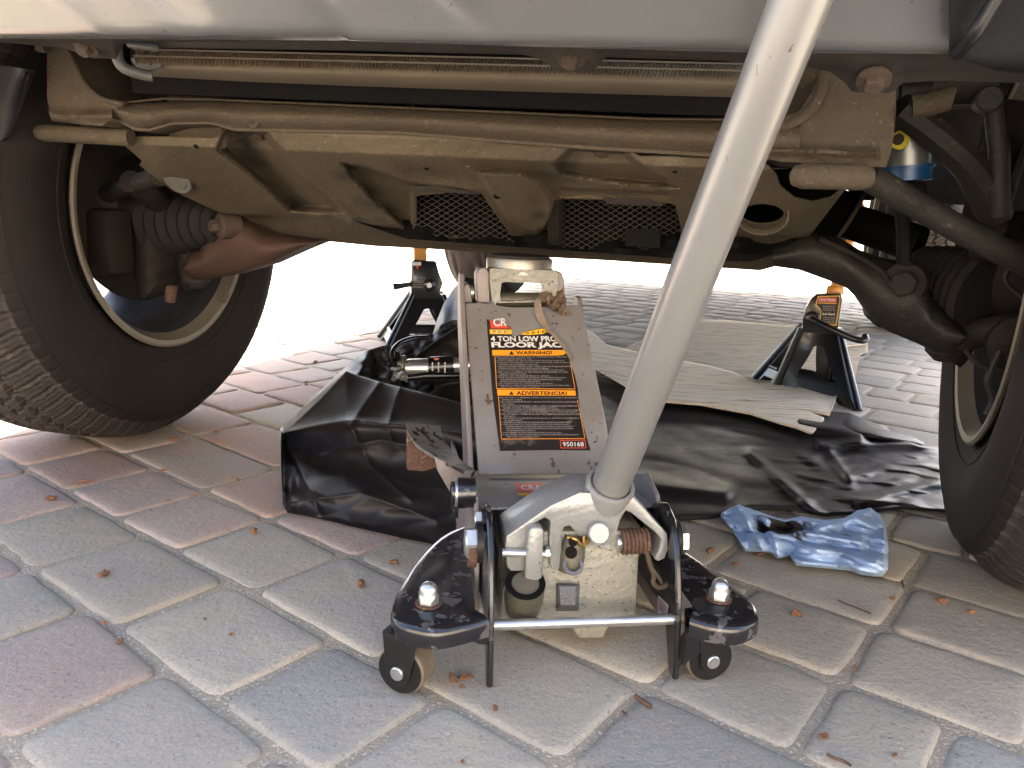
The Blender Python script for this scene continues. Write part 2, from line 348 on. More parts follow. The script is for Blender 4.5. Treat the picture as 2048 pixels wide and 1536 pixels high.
PM=dict(red=pavermat('red_paver',(.34,.195,.145),(.31,.215,.18)),plum=pavermat('plum_paver',(.275,.205,.19),(.32,.225,.185)),mauve=pavermat('mauve_paver',(.37,.265,.22),(.36,.295,.245)),
 grey=pavermat('grey_paver',(.335,.30,.245),(.375,.33,.26)),slate=pavermat('slate_paver',(.30,.275,.235),(.34,.305,.255)),buff=pavermat('buff_paver',(.385,.335,.26),(.345,.30,.24)))
PMK=list(PM)
sandm=mat('joint_sand',(.38,.315,.23),.95,0,(.27,.22,.16),45,1.2,1,330,(.55,.50,.42),260,.56,.05)
# far ground: same ground carried to the horizon
gm=mat('far_paving',(.30,.27,.235),.9,0,(.24,.21,.18),3,1,.4,60)
def sheet(name,x0,x1,y0,y1,z,m,nx=1,ny=1,hf=None):
    mb=MB(); P=[]
    for j in range(ny+1):
        for i in range(nx+1):
            x=x0+(x1-x0)*i/nx; y=y0+(y1-y0)*j/ny; P.append((x,y,z+(hf(x,y) if hf else 0)))
    mb.add(P,[(j*(nx+1)+i,j*(nx+1)+i+1,(j+1)*(nx+1)+i+1,(j+1)*(nx+1)+i) for j in range(ny) for i in range(nx)])
    return mb.build(name,m,smooth=0 if nx==1 else 180)
g0=sheet('ground',-400,400,-400,400,-.016,gm); tag(g0,kind='structure')
drive=sheet('paved_driveway',-3.2,4.2,.3,10.6,-.012,sandm,260,330,lambda x,y:.0078+.0014*nz(x,y,0,70)*(1 if y<3 else .3)+.0012*nz(x,y,3,16)); tag(drive,kind='structure')
PTH=math.radians(37.5); PA=np.array([math.sin(PTH),math.cos(PTH),0]); PB=np.array([math.cos(PTH),-math.sin(PTH),0]); ROW=.1403; A0=.0595
known={2:[-1.33,-1.14,-.97,-.775,-.585,-.435,-.30,-.11,.06],3:[-1.37,-1.21,-1.055,-.90,-.735,-.525,-.30,-.10,.05],4:[-1.50,-1.32,-1.07,-.90,-.72,-.50,-.297,-.158,-.06,.10],5:[-1.52,-1.335,-1.08,-.92,-.70,-.47,-.299,-.158,.0,.16],
 6:[-1.42,-1.24,-1.02,-.82,-.62,-.366,-.15,.02],7:[-1.36,-1.15,-.95,-.73,-.5,-.366,-.158,.05,.21],1:[-.97,-.83,-.66,-.49,-.33,-.16,.0],0:[-.8,-.62,-.45,-.28,-.1]}
rng=random.Random(11); pav=[]
for k in range(-4,90):
    a0=A0+ROW*k; a1=a0+ROW; js=sorted(known.get(k,[]))
    if not js: js=[-.7+rng.uniform(-.1,.1)]
    lo=js[0]
    while lo>-7: lo-=rng.choice([.14,.14,.175,.21,.105]); js.insert(0,lo)
    hi=js[-1]
    while hi<4.5: hi+=rng.choice([.14,.14,.175,.21,.105]); js.append(hi)
    for b0,b1 in zip(js,js[1:]):
        c=PA*(a0+a1)/2+PB*(b0+b1)/2
        if not(-3.1<c[0]<4.1 and .38<c[1]<10.4): continue
        q=M@(c-CAM); 
        x=1024+FPX*q[0]/q[2]; y=768+FPX*q[1]/q[2]
        pav.append((q[2] if (-160<x<2210 and y<1680) else 1e6+q[2],c,b1-b0,k))
pav.sort(key=lambda t:t[0])
def paver_geo(w,d,seed,rings=((1.0,-.012,0),(.0,-.003,.9),(.0,.0,.9)),n=28,hi=True):
    r=random.Random(seed); g=.0042; hw,hd=w/2-g,d/2-g; rc=.0140
    out=[]; 
    def outline(ins,rcx):
        P=[]
        a,b=hw-ins,hd-ins; rr=max(rcx-ins*.3,.004)
        for (sx,sy,ph) in ((1,1,0),(-1,1,90),(-1,-1,180),(1,-1,270)):
            for q in range(5):
                t=math.radians(ph+q*22.5); P.append([sx*(a-rr)+rr*math.cos(t),sy*(b-rr)+rr*math.sin(t)])
            nxt={0:(-1,1),90:(-1,-1),180:(1,-1),270:(1,1)}[ph]; last=P[-1]
            ex,ey=(a-rr if nxt[0]>0 else -(a-rr)),(b-rr if nxt[1]>0 else -(b-rr))
            tgt=[ex if ph in(0,180) else (a*nxt[0]), ey if ph in(90,270) else (b*nxt[1])]
            for q in (1,2,3): P.append([last[0]+(tgt[0]-last[0])*q/4,last[1]+(tgt[1]-last[1])*q/4])
        return P
    lv=[(0,-.016,1.),(.0004,-.0050,1.),(.0022,-.0022,1.),(.006,-.0009,.8),(.014,-.0001,.25),(.03,.0004,0.)] if hi else [(0,-.016,1.),(.001,-.005,1),(.008,-.0008,.5)]
    vs=[];ed=[];rs=[]
    for ins,z,e in lv:
        o=outline(ins,rc); rs.append(len(vs))
        for (x,y) in o:
            j=1.1e-3*mnoise.noise(Vector((x*40+seed*7.1,y*40,seed*3.3)))+.5e-3*mnoise.noise(Vector((x*120+seed,y*120,seed)))
            L_=math.hypot(x,y)+1e-9; zz=z+.0016*mnoise.noise(Vector((x*22+seed*5,y*22,9.)))*(1 if z>-.01 else 0)+.0007*mnoise.noise(Vector((x*90+seed*5,y*90,2.)))*(1 if z>-.01 else 0)
            vs.append((x+x/L_*j*2,y+y/L_*j*2,zz)); ed.append(e)
    n=32; fs=[]
    for q in range(len(lv)-1):
        for k in range(n): fs.append((q*n+k,q*n+(k+1)%n,(q+1)*n+(k+1)%n,(q+1)*n+k))
    c=len(vs); vs.append((0,0,.0004+.0012*mnoise.noise(Vector((seed*5,0,9.))))); ed.append(0)
    base=(len(lv)-1)*n
    fs+=[(base+k,base+(k+1)%n,c) for k in range(n)]
    return vs,fs,ed
meshes={}
def paver_mesh(w,v,m):
    key=(round(w,3),v,m)
    if key not in meshes:
        vs,fs,ed=paver_geo(w,ROW,v*13+int(w*1000)); me=bpy.data.meshes.new('brick'); me.from_pydata(vs,[],fs)
        at=me.attributes.new('edge','FLOAT','POINT'); at.data.foreach_set('value',ed); me.shade_smooth(); me.materials.append(PM[m]); meshes[key]=me
    return meshes[key]
def pcol(c,r):
    red=max(0,min(1,(-.08-c[0])*2.6))*max(0,min(1,(c[1]-.80)*3.2))*(1 if c[1]<2.1 else .2)
    wts=dict(red=.01+6.0*red,plum=.01+2.6*red+.5*max(0,min(1,-c[0]*2.5)),mauve=.12+1.5*max(0,min(1,-c[0]*2.5))+1.2*red,grey=2.0*(1-red)+.1,slate=.9*(1-red)+.1,buff=1.1*(1-red)+.1)
    if c[1]<.80 or (c[0]>-.1 and c[1]<1.6): wts['red']=wts['plum']=0; wts['mauve']=.9*max(0,min(1,-c[0]*2)); wts['buff']+=.6
    return r.choices(list(wts),list(wts.values()))[0]
rg=random.Random(5); far=MB(); fared=[]; farm=[]
for i,(q,c,wd,k) in enumerate(pav):
    m=pcol(c,rg); rot=math.radians(-PTH*180/math.pi)+rg.gauss(0,.012)
    dz=rg.gauss(0,.0007)
    if i<290:
        o=bpy.data.objects.new('brick',paver_mesh(wd,rg.randrange(3),m)); C.objects.link(o); o.parent=drive
        o.location=(c[0],c[1],dz); o.rotation_euler=(rg.gauss(0,.006),rg.gauss(0,.006),rot+(math.pi if rg.random()<.5 else 0))
    else:
        vs,fs,ed=paver_geo(wd,ROW,rg.randrange(40),hi=False); b=len(far.v); cr_,sr_=math.cos(rot),math.sin(rot)
        far.add([(c[0]+x*cr_-y*sr_,c[1]+x*sr_+y*cr_,z+dz) for x,y,z in vs],fs); fared+=ed; farm+=[PMK.index(m)]*len(fs)
me=bpy.data.meshes.new('distant_bricks'); me.from_pydata(far.v,[],far.f); at=me.attributes.new('edge','FLOAT','POINT'); at.data.foreach_set('value',fared)
for k in PMK: me.materials.append(PM[k])
me.polygons.foreach_set('material_index',farm); me.shade_smooth()
o=bpy.data.objects.new('distant_bricks',me); C.objects.link(o); o.parent=drive; o['kind']='stuff'
# facade added behind the camera, out of view, to bounce warm light; bumper mirrors it
hm=mat('tan_stucco',(.50,.41,.31),.9,0,(.44,.36,.26),4,1,.6,60); gd=mat('white_garage_door',(.62,.60,.55),.6)
hs=thing('added_house',(0,-4.6,0),'added out-of-view tan stucco facade with a garage door, bouncing warm light','added_house')
m_=MB(); m_.box((0,-4.8,1.6),np.array([1.,0,0]),7,np.array([0,1.,0]),.15,UP,1.6); m_.build('wall',hm,hs,smooth=0)
for k in range(4):
    m_=MB(); m_.box((.5,-4.62,.32+k*.58),np.array([1.,0,0]),2.4,np.array([0,1.,0]),.03,UP,.28); m_.build('door_panel',gd,hs,smooth=0,bevel=.01)
m_=MB(); m_.prism([(-7.6,-5.2,3.2),(-7.6,-4.3,3.0),(-7.6,-4.3,3.1),(-7.6,-5.2,3.8)],np.array([15.2,0,0])); m_.build('roof',MT['dark'],hs,smooth=0)
# ------------------------------------------------------------------ car
UC=-.37
car=thing('car',U(UC,1.17,0),'silver car with its front end jacked up, rusty underbody and both front wheels showing','car')
# body shell (its shade falls on the paving)
prof=[(.66,.66),(.60,.80),(.62,1.02),(1.45,1.18),(2.05,1.78),(4.9,1.80),(5.55,1.10),(5.6,.62),(4.3,.60),(4.25,.92),(3.25,.92),(3.2,.60),(1.72,.62),(1.68,.93),(.78,.93),(.74,.74)]
mb=MB(); mb.prism([U(UC-.95,v,z) for v,z in prof],CA*.24); mb.build('side_panel',MT['paint'],car,smooth=0,bevel=.01)
mb=MB(); mb.prism([U(UC+.71,v,z) for v,z in prof],CA*.24); mb.build('side_panel',MT['paint'],car,smooth=0,bevel=.01)
prof2=[(.72,.80),(.66,1.02),(1.45,1.179),(2.05,1.779),(4.9,1.799),(5.53,1.10),(5.55,.66),(1.5,.64),(1.2,.86),(.84,.86)]
mb=MB(); mb.prism([U(UC-.706,v,z) for v,z in ((.622,.72),(.618,.90),(.640,1.04),(.70,1.05),(.70,.72))],CA*1.412); mb.build('front_panel',MT['paint'],car,smooth=0,bevel=.008,segs=2)
mb=MB(); mb.prism([U(UC-.7095,v,z) for v,z in prof2],CA*1.419); mb.build('cabin_and_floor',MT['dark'],car,smooth=0)
for s in (-1,1):
    mb=MB(); mb.prism([U(UC+s*.36-.05,v,z) for v,z in ((.90,.50),(.9,.60),(5.3,.60),(5.3,.52),(1.7,.50),(1.5,.55),(1.0,.55))],CA*.09); mb.build('frame_rail',MT['dusty'],car,bevel=.004)
# engine bay lumps
r_=random.Random(3)
mb=MB(); mb.box(U(UC,1.55,.66),CA,.34,CR,.30,UP,.12); mb.box(U(UC,1.9,.6),CA,.16,CR,.55,UP,.10); mb.box(U(UC+.1,1.18,.72),CA,.3,CR,.12,UP,.09)
for k in range(7): mb.tube(smoothcurve([U(UC+r_.uniform(-.4,.4),r_.uniform(1.0,1.15),r_.uniform(.58,.72)) for q in range(4)],5),r_.uniform(.006,.016),8)
mb.build('engine_underside',MT['engine'],car)
for x0,x1,w_ in ((470,500,10),(560,610,14),(620,650,9),(800,830,6)):
    mb=MB(); mb.tube([V(x0,165,.97),V((x0+x1)/2,195,.99),V(x1,235,1.0)],w_*.0007,8); mb.build('coolant_hose',MT['bluebit'],car)
mb=MB(); relief(mb,[(430,160),(560,165),(700,175)],[(520,225),(560,228),(700,232)],8,4,lambda x,y,s,t:V(x,y,1.02+.02*s)); mb.build('fan_shroud',MT['bluebit'],car)
for pts,w_ in (([(350,150),(372,178),(412,186),(445,200)],12),([(1590,160),(1600,200),(1580,235)],8)):
    mb=MB(); mb.tube(smoothcurve([V(x,y,.93) for x,y in pts]),w_*.00062,12); mb.build('oily_hose',MT['hose'],car)
mb=MB(); mb.tube([V(337,163,.90),V(388,170,.90)],.010,14); mb.tube([V(388,170,.90),V(398,171,.90)],.013,14); mb.build('drain_fitting',MT['saddle'],car)
mb=MB(); mb.add([V(838,160,.95),V(862,175,.95),V(858,213,.96),V(846,190,.95)],[(0,1,2,3)]); mb.add([V(893,172,.95),V(908,172,.95),V(905,205,.96)],[(0,1,2)]); mb.build('fan_blade',MT['shock'],car,smooth=0)
# bumper
def bump_v(x,y,s,t):
    v=.600+.00022*(y+40)+.022*sstep(58,100,y-(.018*x if x>700 else 0))+ .02*((x-900)/1000)**2+ (.012 if y<-110 else 0)*min(1,(-110-y)/60)
    for x0,sl,wd,am in ((120,1.25,26,.006),(330,1.2,34,-.006),(640,1.05,30,.006),(905,1.1,30,-.004)):
        d=(x-(x0+y*sl))/wd; v+= -am*math.exp(-abs(d)**1.3)*max(0,1-max(y,0)/95.)
    return V(x,y,v)
mb=MB(); relief(mb,[(-760,-330),(2300,-330)],[(-760,84),(-420,78),(0,76),(300,77),(700,80),(900,86),(1100,93),(1500,103),(1895,107),(1912,102),(1935,70),(1965,20),(2000,-40),(2060,-200)],190,30,bump_v,thick=CR*.004,x1=1990)
mb.build('bumper',MT['paint'],car,smooth=60)
mb=MB(); relief(mb,[(1900,-330),(2600,-330)],[(1900,108),(1905,106),(1912,112),(2000,140),(2100,150),(2600,160)],40,24,lambda x,y,s,t:V(x,y,.606+.00025*y+.03*s+.02*sstep(120,165,y)),thick=CR*.004)
mb.build('bumper_corner_trim',MT['blacktrim'],car,smooth=60)
mb=MB(); mb.tube(smoothcurve([V(2075,-200,.598),V(2010,-40,.598),V(1978,20,.600),(V(1945,72,.606)),V(1915,108,.63)]),.0045,10); mb.build('trim_moulding',MT['blacktrim'],car)
# valance lip below the bumper, three tabs
vt=[(-200,76),(300,78),(700,81),(900,87),(1100,94),(1500,104),(1900,108),(2300,125)]
vb=[(-200,84),(0,84),(95,93),(130,97),(175,112),(185,116),(232,118),(240,100),(250,84),(260,83),(700,84),(760,93),(900,99),(1040,108),(1075,116),(1100,132),(1118,143),(1180,144),(1196,134),(1210,116),(1235,108),(1400,116),(1560,135),(1620,135),(1660,143),(1690,165),(1702,182),(1715,185),(1782,186),(1796,176),(1803,166),(1850,163),(1900,161),(2048,166),(2300,180)]
mb=MB(); relief(mb,vt,vb,330,5,lambda x,y,s,t:V(x,y,.655+.055*t+.002*math.sin(t*9)),thick=UP*.003)
mb.build('valance',MT['valance'],car,smooth=60)
for (x,y,w_,h_) in ((172,92,30,13),(1142,112,34,16),(1748,158,32,15)):
    b_=MB(); c=V(x,y,.68); ax=-UP*.8-CR*.6; b_.rev(c,ax,[(0,.0),(0,.0125),(.002,.0125),(.003,.004)],20); hexbolt(b_,c+ax*.002,ax,.0075,.008); b_.build('rusty_bolt',MT['boltrust'],car)
# radiator, condenser and their carrier
mb=MB(); relief(mb,[(290,78),(700,82),(1100,95),(1500,108)],[(290,94),(340,95),(700,100),(1100,110),(1440,120),(1450,116),(1500,115)],60,3,lambda x,y,s,t:V(x,y,.742+.01*t),thick=CR*.003)
mb.build('radiator_air_deflector',MT['valance'],car)
def fins(y0,y1,sl,x0,x1,v,step):
    mb=MB(); x=x0; k=0; yy=lambda x,b:b+(x-x0)*sl
    while x<x1:
        a,b=(x,x+step*.5); 
        q=[V(a,yy(a,y0),v),V(b,yy(b,y1),v),V(b+step*.5,yy(b,y0),v)]
        for p,r2 in ((q[0],q[1]),(q[1],q[2])): mb.add([p,r2,r2+CR*.005,p+CR*.005],[(0,1,2,3)])
        x+=step
    return mb
f_=fins(100,111,.0245,272,1500,.772,7.4); f2=fins(113,127,.0245,268,1500,.774,7.8)
f_.add(f2.v,f2.f); o=f_.build('cooling_fins',MT['fin'],car,smooth=0); o['kind']='stuff'
for y0,sl,v in ((98.5,.0245,.770),(112,.0245,.771)):
    mb=MB(); mb.box((V(268,y0,v)+V(1500,y0+1232*sl,v))/2,(V(1500,y0+1232*sl,v)-V(268,y0,v))/2,1,CR,.0015,UP,.0007); mb.build('fin_plate',MT['tankcol'],car,smooth=0)
mb=MB(); mb.box((V(268,112,.86)+V(1500,138,.86))/2,(V(1500,138,.86)-V(268,112,.86))/2,1,CR,.006,UP,.045); mb.build('condenser_core',MT['engine'],car,smooth=0)
mb=MB(); relief(mb,[(272,122),(300,128),(1000,147),(1510,160)],[(272,140),(300,153),(500,164),(700,172),(1000,182),(1510,196)],80,10,lambda x,y,s,t:V(x,y,.785+.035*(t-.12)**2*1.6+.002*math.sin(x*.03)),thick=UP*.012)
mb.build('radiator_tank',MT['tankcol'],car)
mb=MB(); relief(mb,[(262,116),(285,116),(322,126)],[(262,120),(272,134),(300,140),(322,134)],10,4,lambda x,y,s,t:V(x,y,.776),thick=CR*.003,holes=[[(298,124),(307,124),(307,131),(298,131)]]); mb.build('radiator_bracket',MT['tab'],car)
mb=MB(); mb.tube(smoothcurve([V(232,85,.745),V(236,118,.745),V(252,138,.75),V(290,150,.765),V(305,152,.77)]),.0075,12,flat=.8); mb.build('radiator_hoop',MT['tab'],car)
mb=MB(); mb.tube(smoothcurve([V(258,88,.74),V(300,94,.74),V(315,97,.745)]),.004,8); mb.build('wire_loom',MT['tab'],car)
# front crossmember with its two horns
def cm_v(x,y,s,t): return V(x,y,.862-.02*math.sin(math.pi*min(t*1.1,1))+.003*nz(x*.01,y*.01))
mb=MB(); relief(mb,[(235,207),(300,206),(420,202),(700,213),(1000,226),(1240,238),(1500,243),(1600,240)],[(235,242),(270,262),(300,262),(345,249),(420,248),(470,262),(800,268),(1000,285),(1200,300),(1500,318),(1600,322)],130,10,cm_v,thick=CR*.05,holes=[[(284,256),(300,250),(318,250),(300,258)]])
mb.build('crossmember',MT['dusty'],car)
mb=MB(); mb.tube([V(240,206,.857),V(330,197,.857),V(420,199,.858),V(700,211,.858),V(1000,224,.858),V(1300,238,.858),V(1560,240,.858)],.003,8,flat=.5); mb.build('weld_seam',MT['dusty'],car)
mb=MB(); relief(mb,[(94,84),(128,87),(142,110),(162,145),(185,178),(205,196),(245,206)],[(94,200),(98,230),(104,242),(135,246),(205,252),(222,238),(245,230)],44,22,lambda x,y,s,t:V(x,y,.850-.012*math.exp(-((y-232)/10.)**2)*(x<225)+.003*nz(x*.03,y*.03)),thick=CR*.09)
mb.build('frame_horn',MT['dusty'],car)
mb=MB(); mb.tube(smoothcurve([V(130,90,.845),V(150,128,.845),V(172,168,.845),(V(205,197,.845)),V(248,208,.846)]),.0045,8,flat=.7); mb.build('weld_seam',MT['dusty'],car)
mb=MB(); relief(mb,[(1500,240),(1560,238),(1600,222),(1626,180),(1640,140),(1700,150),(1792,170)],[(1500,300),(1530,316),(1560,323),(1700,331),(1772,335),(1784,300),(1792,230)],56,26,lambda x,y,s,t:V(x,y,.855-.012*math.exp(-((y-302-(x-1600)*.03)/9.)**2)*(x<1760)+.003*nz(x*.03,y*.03)),thick=CR*.09)
mb.build('frame_horn',MT['dusty'],car)
mb=MB(); mb.tube(smoothcurve([V(1648,150,.852),V(1640,190,.85),V(1620,222,.85),V(1585,246,.85),V(1548,254,.85)]),.005,8,flat=.7); mb.build('weld_seam',MT['dusty'],car)
for (x,y) in ((510,243),(1197,266)):
    mb=MB(); mb.rev(V(x,y,.853),CR,[(0,.007),(-.004,.008),(-.004,.0035),(.004,.003)],16); mb.tube(smoothcurve([V(x-12,y+6,.85),V(x-8,y-8,.848),V(x+6,y-8,.848),V(x+9,y+4,.85)]),.002,6); mb.build('rusty_bolt',MT['boltrust'],car)
# skid plate
sk_top=[(245,280),(256,274),(300,274),(425,276),(438,272),(452,254),(470,249),(530,251),(545,262),(575,262),(800,268),(1000,277),(1120,280),(1180,278),(1235,284),(1255,300),(1280,313),(1350,314),(1500,322),(1530,326),(1552,348),(1560,372),(1590,396),(1625,404),(1660,396),(1690,374)]
sk_bot=[(245,288),(262,318),(287,337),(342,380),(393,404),(440,426),(475,428),(492,436),(520,462),(548,474),(620,479),(750,492),(900,500),(1040,512),(1200,520),(1400,533),(1520,541),(1560,530),(1600,495),(1640,445),(1690,380)]
def pin(x,y,P,soft):
    c=False; best=1e9; p=np.array([x,y],float)
    for k in range(len(P)):
        a,b=P[k],P[(k+1)%len(P)]
        if (a[1]>y)!=(b[1]>y) and x<(b[0]-a[0])*(y-a[1])/(b[1]-a[1])+a[0]: c=not c
        dx,dy=b[0]-a[0],b[1]-a[1]; tt=max(0,min(1,((x-a[0])*dx+(y-a[1])*dy)/(dx*dx+dy*dy+1e-9))); d=math.hypot(x-a[0]-dx*tt,y-a[1]-dy*tt); best=min(best,d)
    return sstep(0,soft,best) if c else 0.
P3=[(676,322),(735,330),(830,366),(925,376),(945,384),(900,380),(828,378),(826,470),(800,452),(742,402),(705,360)]
P4=[(925,330),(962,336),(1035,338),(1075,352),(1100,380),(1114,398),(1108,440),(1096,462),(1075,474),(1045,470),(1015,444),(985,400),(955,356)]
P5=[(1150,284),(1180,279),(1240,286),(1275,320),(1320,350),(1372,380),(1250,372),(1120,352),(1098,330)]
P6=[(440,272),(452,254),(530,252),(552,280),(600,330),(650,378),(700,430),(640,430),(575,425),(530,380),(470,330),(430,300)]
P7=[(1112,372),(1180,378),(1260,380),(1340,384),(1352,400),(1280,398),(1180,396),(1118,394)]
TIER=[(424,424),(470,428),(642,433),(665,428),(700,437),(745,446),(800,454),(822,470),(832,476),(905,486),(1040,492),(1130,500),(1360,512),(1440,470),(1560,470),(1700,470)]
def skid_v(x,y,s,t):
    yt=interp(sk_top,x) ; 
    yl=262+(x-450)*.040      # line of the front flange
    d=(y-yl)
    v=.868 + .0004*max(0,min(d,34)) + .0016*max(0,d-34)
    v+= .030*sstep(140,225,d)                            # bottom curls back
    v+= .060*pin(x,y,P6,18)+.02*seg(x,y,480,290,600,420,30)
    v+= .050*pin(x,y,P3,9)
    v-= .050*pin(x,y,P4,13)-.020*g2(x,y,1085,415,22,34)
    v+= .040*pin(x,y,P5,14)
    v+= .020*g2(x,y,880,352,80,20,.1)
    v+= .012*pin(x,y,P7,6)
    v-= .010*seg(x,y,600,345,705,437,9)
    v-= .022*seg(x,y,1330,350,1385,530,40)
    if x>440 and y>interp(TIER,x): v+= .028*sstep(0,7,y-interp(TIER,x))
    v-= .02*g2(x,y,1520,430,90,60)
    v+= .05*sstep(1560,1700,x)*sstep(380,520,y)
    v+= .03*sstep(330,250,x)
    return V(x,y,v+.0035*nz(x*.012,y*.012)+.0012*nz(x*.05,y*.05))
m1=[(832,392),(930,382),(962,386),(985,420),(1010,455),(1030,481),(905,473),(833,463)]
m2=[(1122,398),(1180,399),(1280,402),(1350,408),(1362,455),(1358,500),(1200,496),(1118,488),(1112,450)]
ov=[(1525+43*math.cos(a*math.pi/10),428+20*math.sin(a*math.pi/10)) for a in range(20)]
ol=[(352+27*math.cos(a*math.pi/10)-3*math.sin(a*math.pi/10),362+12.5*math.sin(a*math.pi/10)+6*math.cos(a*math.pi/10)) for a in range(20)]
nick=[(240,285),(262,302),(284,322),(276,334),(256,320),(241,300)]
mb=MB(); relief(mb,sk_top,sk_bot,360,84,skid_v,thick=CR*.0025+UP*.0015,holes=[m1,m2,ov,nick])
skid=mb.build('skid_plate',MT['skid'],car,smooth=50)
c=skid_v(355,360,0,0); n=-CR*.8-UP*.6; n/=np.linalg.norm(n)
b_=MB(); b_.rev(c+n*.001,n,[(-.004,.022),(.001,.0225),(.0022,.0205),(.001,.0175),(.001,.0165),(.0032,.015),(.0034,0)],28); b_.build('rubber_plug',MT['tab'],skid)
b_=MB(); b_.rev(skid_v(1525,428,0,0)+n*.0,-CR*.75-UP*.65,[(-.002,.031),(.003,.031),(.003,.0285),(-.004,.0285)],32); b_.build('hole_rim',MT['skid'],skid)
for (x,y) in ((520,268),(1205,300)):
    b_=MB(); hexbolt(b_,skid_v(x,y,0,0)-CR*.002,-CR*.4-UP*.9,.008,.007); b_.rev(skid_v(x,y,0,0),-CR*.4-UP*.9,[(0,.012),(.002,.012),(.002,.004)],16); b_.build('skid_bolt',MT['dusty'],skid)
for (x,y,r2) in ((393,293,.0035),(853,336,.004),(994,393,.0045),(1350,343,.003),(950,452,.003)):
    p=skid_v(x,y,0,0)-CR*.0012; n2=-CR*.7-UP*.7; b_=MB(); b_.rev(p,n2,[(0,r2),(.0006,r2*.9),(.0006,0)],14); b_.build('drain_hole',MT['engine'],skid)

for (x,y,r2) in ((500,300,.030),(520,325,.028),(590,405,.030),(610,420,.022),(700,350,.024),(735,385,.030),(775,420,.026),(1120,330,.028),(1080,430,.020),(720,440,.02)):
    stain_shade_spot(MT['skid'],tuple(skid_v(x,y,0,0)),r2,(.040,.036,.026),22,.2)  # recesses darkened: grime plus shade painted into the plate colour
# expanded-metal grille behind the two openings
def diamond(poly,v0,name):
    mb=MB(); sp_=19; 
    def ins(p):
        c=False
        for k in range(len(poly)):
            a,b=poly[k],poly[(k+1)%len(poly)]
            if (a[1]>p[1])!=(b[1]>p[1]) and p[0]<(b[0]-a[0])*(p[1]-a[1])/(b[1]-a[1])+a[0]: c=not c
        return c
    cx=sum(p[0] for p in poly)/len(poly); cy=sum(p[1] for p in poly)/len(poly)
    big=[(cx+(p[0]-cx)*1.08,cy+(p[1]-cy)*1.12) for p in poly]; old=poly; poly=big
    for sgn in (1,-1):
        for k in range(-34,52):
            x0=big[0][0]-200+k*sp_*1.02; run=[]
            for q in range(0,61):
                x=x0+sgn*0+ q*6 if sgn>0 else x0+500-q*6; y=370+q*3.55
                if ins((x,y)): run.append(V(x,y,v0+(y-400)*.0008))
                else:
                    if len(run)>1: mb.tube([run[0],run[-1]],.0006,4)
                    run=[]
            if len(run)>1: mb.tube([run[0],run[-1]],.0006,4)
    o=mb.build(name,MT['mesh'],car,smooth=0); o['kind']='stuff'; return o
diamond(m1,1.06,'expanded_mesh'); diamond(m2,1.06,'expanded_mesh')
mb=MB(); relief(mb,[(700,330),(1370,350),(1690,330)],[(700,440),(815,478),(1370,518),(1500,524),(1560,505),(1640,430),(1690,380)],60,14,lambda x,y,s,t:V(x,y,1.13+.02*math.sin(x*.05)+.015*math.sin(y*.11+x*.02)),thick=CR*.05); mb.build('shade_backing',MT['engine'],car)  # added near-black sheet standing in for shade behind the skid openings
mb=MB(); relief(mb,[(130,90),(1800,160)],[(130,300),(600,300),(1800,345)],40,10,lambda x,y,s,t:V(x,y,1.45+.04*math.sin(x*.03))); mb.build('void_shade_sheet',MT['engine'],car)  # added near-black sheet for the unlit void above the crossmember
mb=MB(); relief(mb,[(1250,458),(1320,460)],[(1250,492),(1320,496)],6,4,lambda x,y,s,t:V(x,y,1.10),thick=CR*.02); mb.build('sump_block',MT['engine'],car)
mb=MB(); relief(mb,[(1095,398),(1118,400)],[(1085,485),(1104,490)],3,8,lambda x,y,s,t:V(x,y,1.0+.001*(y-400)),thick=CR*.02); mb.build('grille_divider',MT['disc'],skid)
mb=MB(); relief(mb,[(803,372),(880,371),(925,380),(960,386)],[(803,376),(820,382),(880,382),(925,388),(960,388)],12,3,lambda x,y,s,t:V(x,y,.985),thick=CR*.002); mb.build('grille_lip',MT['disc'],skid)
mb=MB(); relief(mb,[(1205,395),(1260,396),(1315,400),(1325,408)],[(1205,397),(1212,408),(1300,412),(1325,412)],12,3,lambda x,y,s,t:V(x,y,.985),thick=CR*.002); mb.build('grille_lip',MT['disc'],skid)
# sway bar
mb=MB(); mb.tube([V(78,265,.872),V(90,266,.872),V(170,270,.872),V(262,275,.885)],[.0095,.0115,.0115,.0115],16); mb.build('sway_bar_end',MT['dusty'],car)
mb=MB(); mb.tube([V(1584,350,.845),V(1590,351,.842),V(1605,352,.84),V(1725,354,.84),V(1738,355,.842),V(1744,355,.845)],[.004,.010,.0125,.0125,.010,.004],18); mb.build('sway_bar',MT['dusty'],car)
mb=MB(); mb.tube(smoothcurve([V(1735,352,.86),V(1790,385,.88),V(1850,420,.90),V(1950,475,.92),V(2060,530,.94),V(2200,600,.98)]),.0135,14); mb.build('sway_bar_arm',MT['darkarm'],car)
mb=MB(); mb.tube(smoothcurve([V(1795,215,.93),V(1850,255,.94),V(1905,300,.95),V(1950,350,.97),V(1990,430,1.0)]),[.022]*25,8,flat=.7); mb.build('steering_arm',MT['darkarm'],car)
mb=MB(); mb.tube(smoothcurve([V(1822,215,.92),V(1850,210,.92),V(1895,198,.92),V(1905,197,.92)]),[.0125]*18+[.008],12); mb.build('tie_rod',MT['dusty'],car)
mb=MB(); mb.tube([V(1800,190,.95),V(1862,186,.95)],.012,12); mb.tube([V(1790,178,1.0),V(1990,170,1.0)],.02,10); mb.build('bush_housing',MT['darkarm'],car)
mb=MB(); c=V(1980,197,.93); mb.rev(c,-CR,[(-.02,.013),(0,.013),(.002,.011),(.002,0)],22); mb.tube([V(1988,210,.945),V(1998,300,.955),V(2000,430,.97)],.010,10); mb.build('stabiliser_link',MT['darkarm'],car)
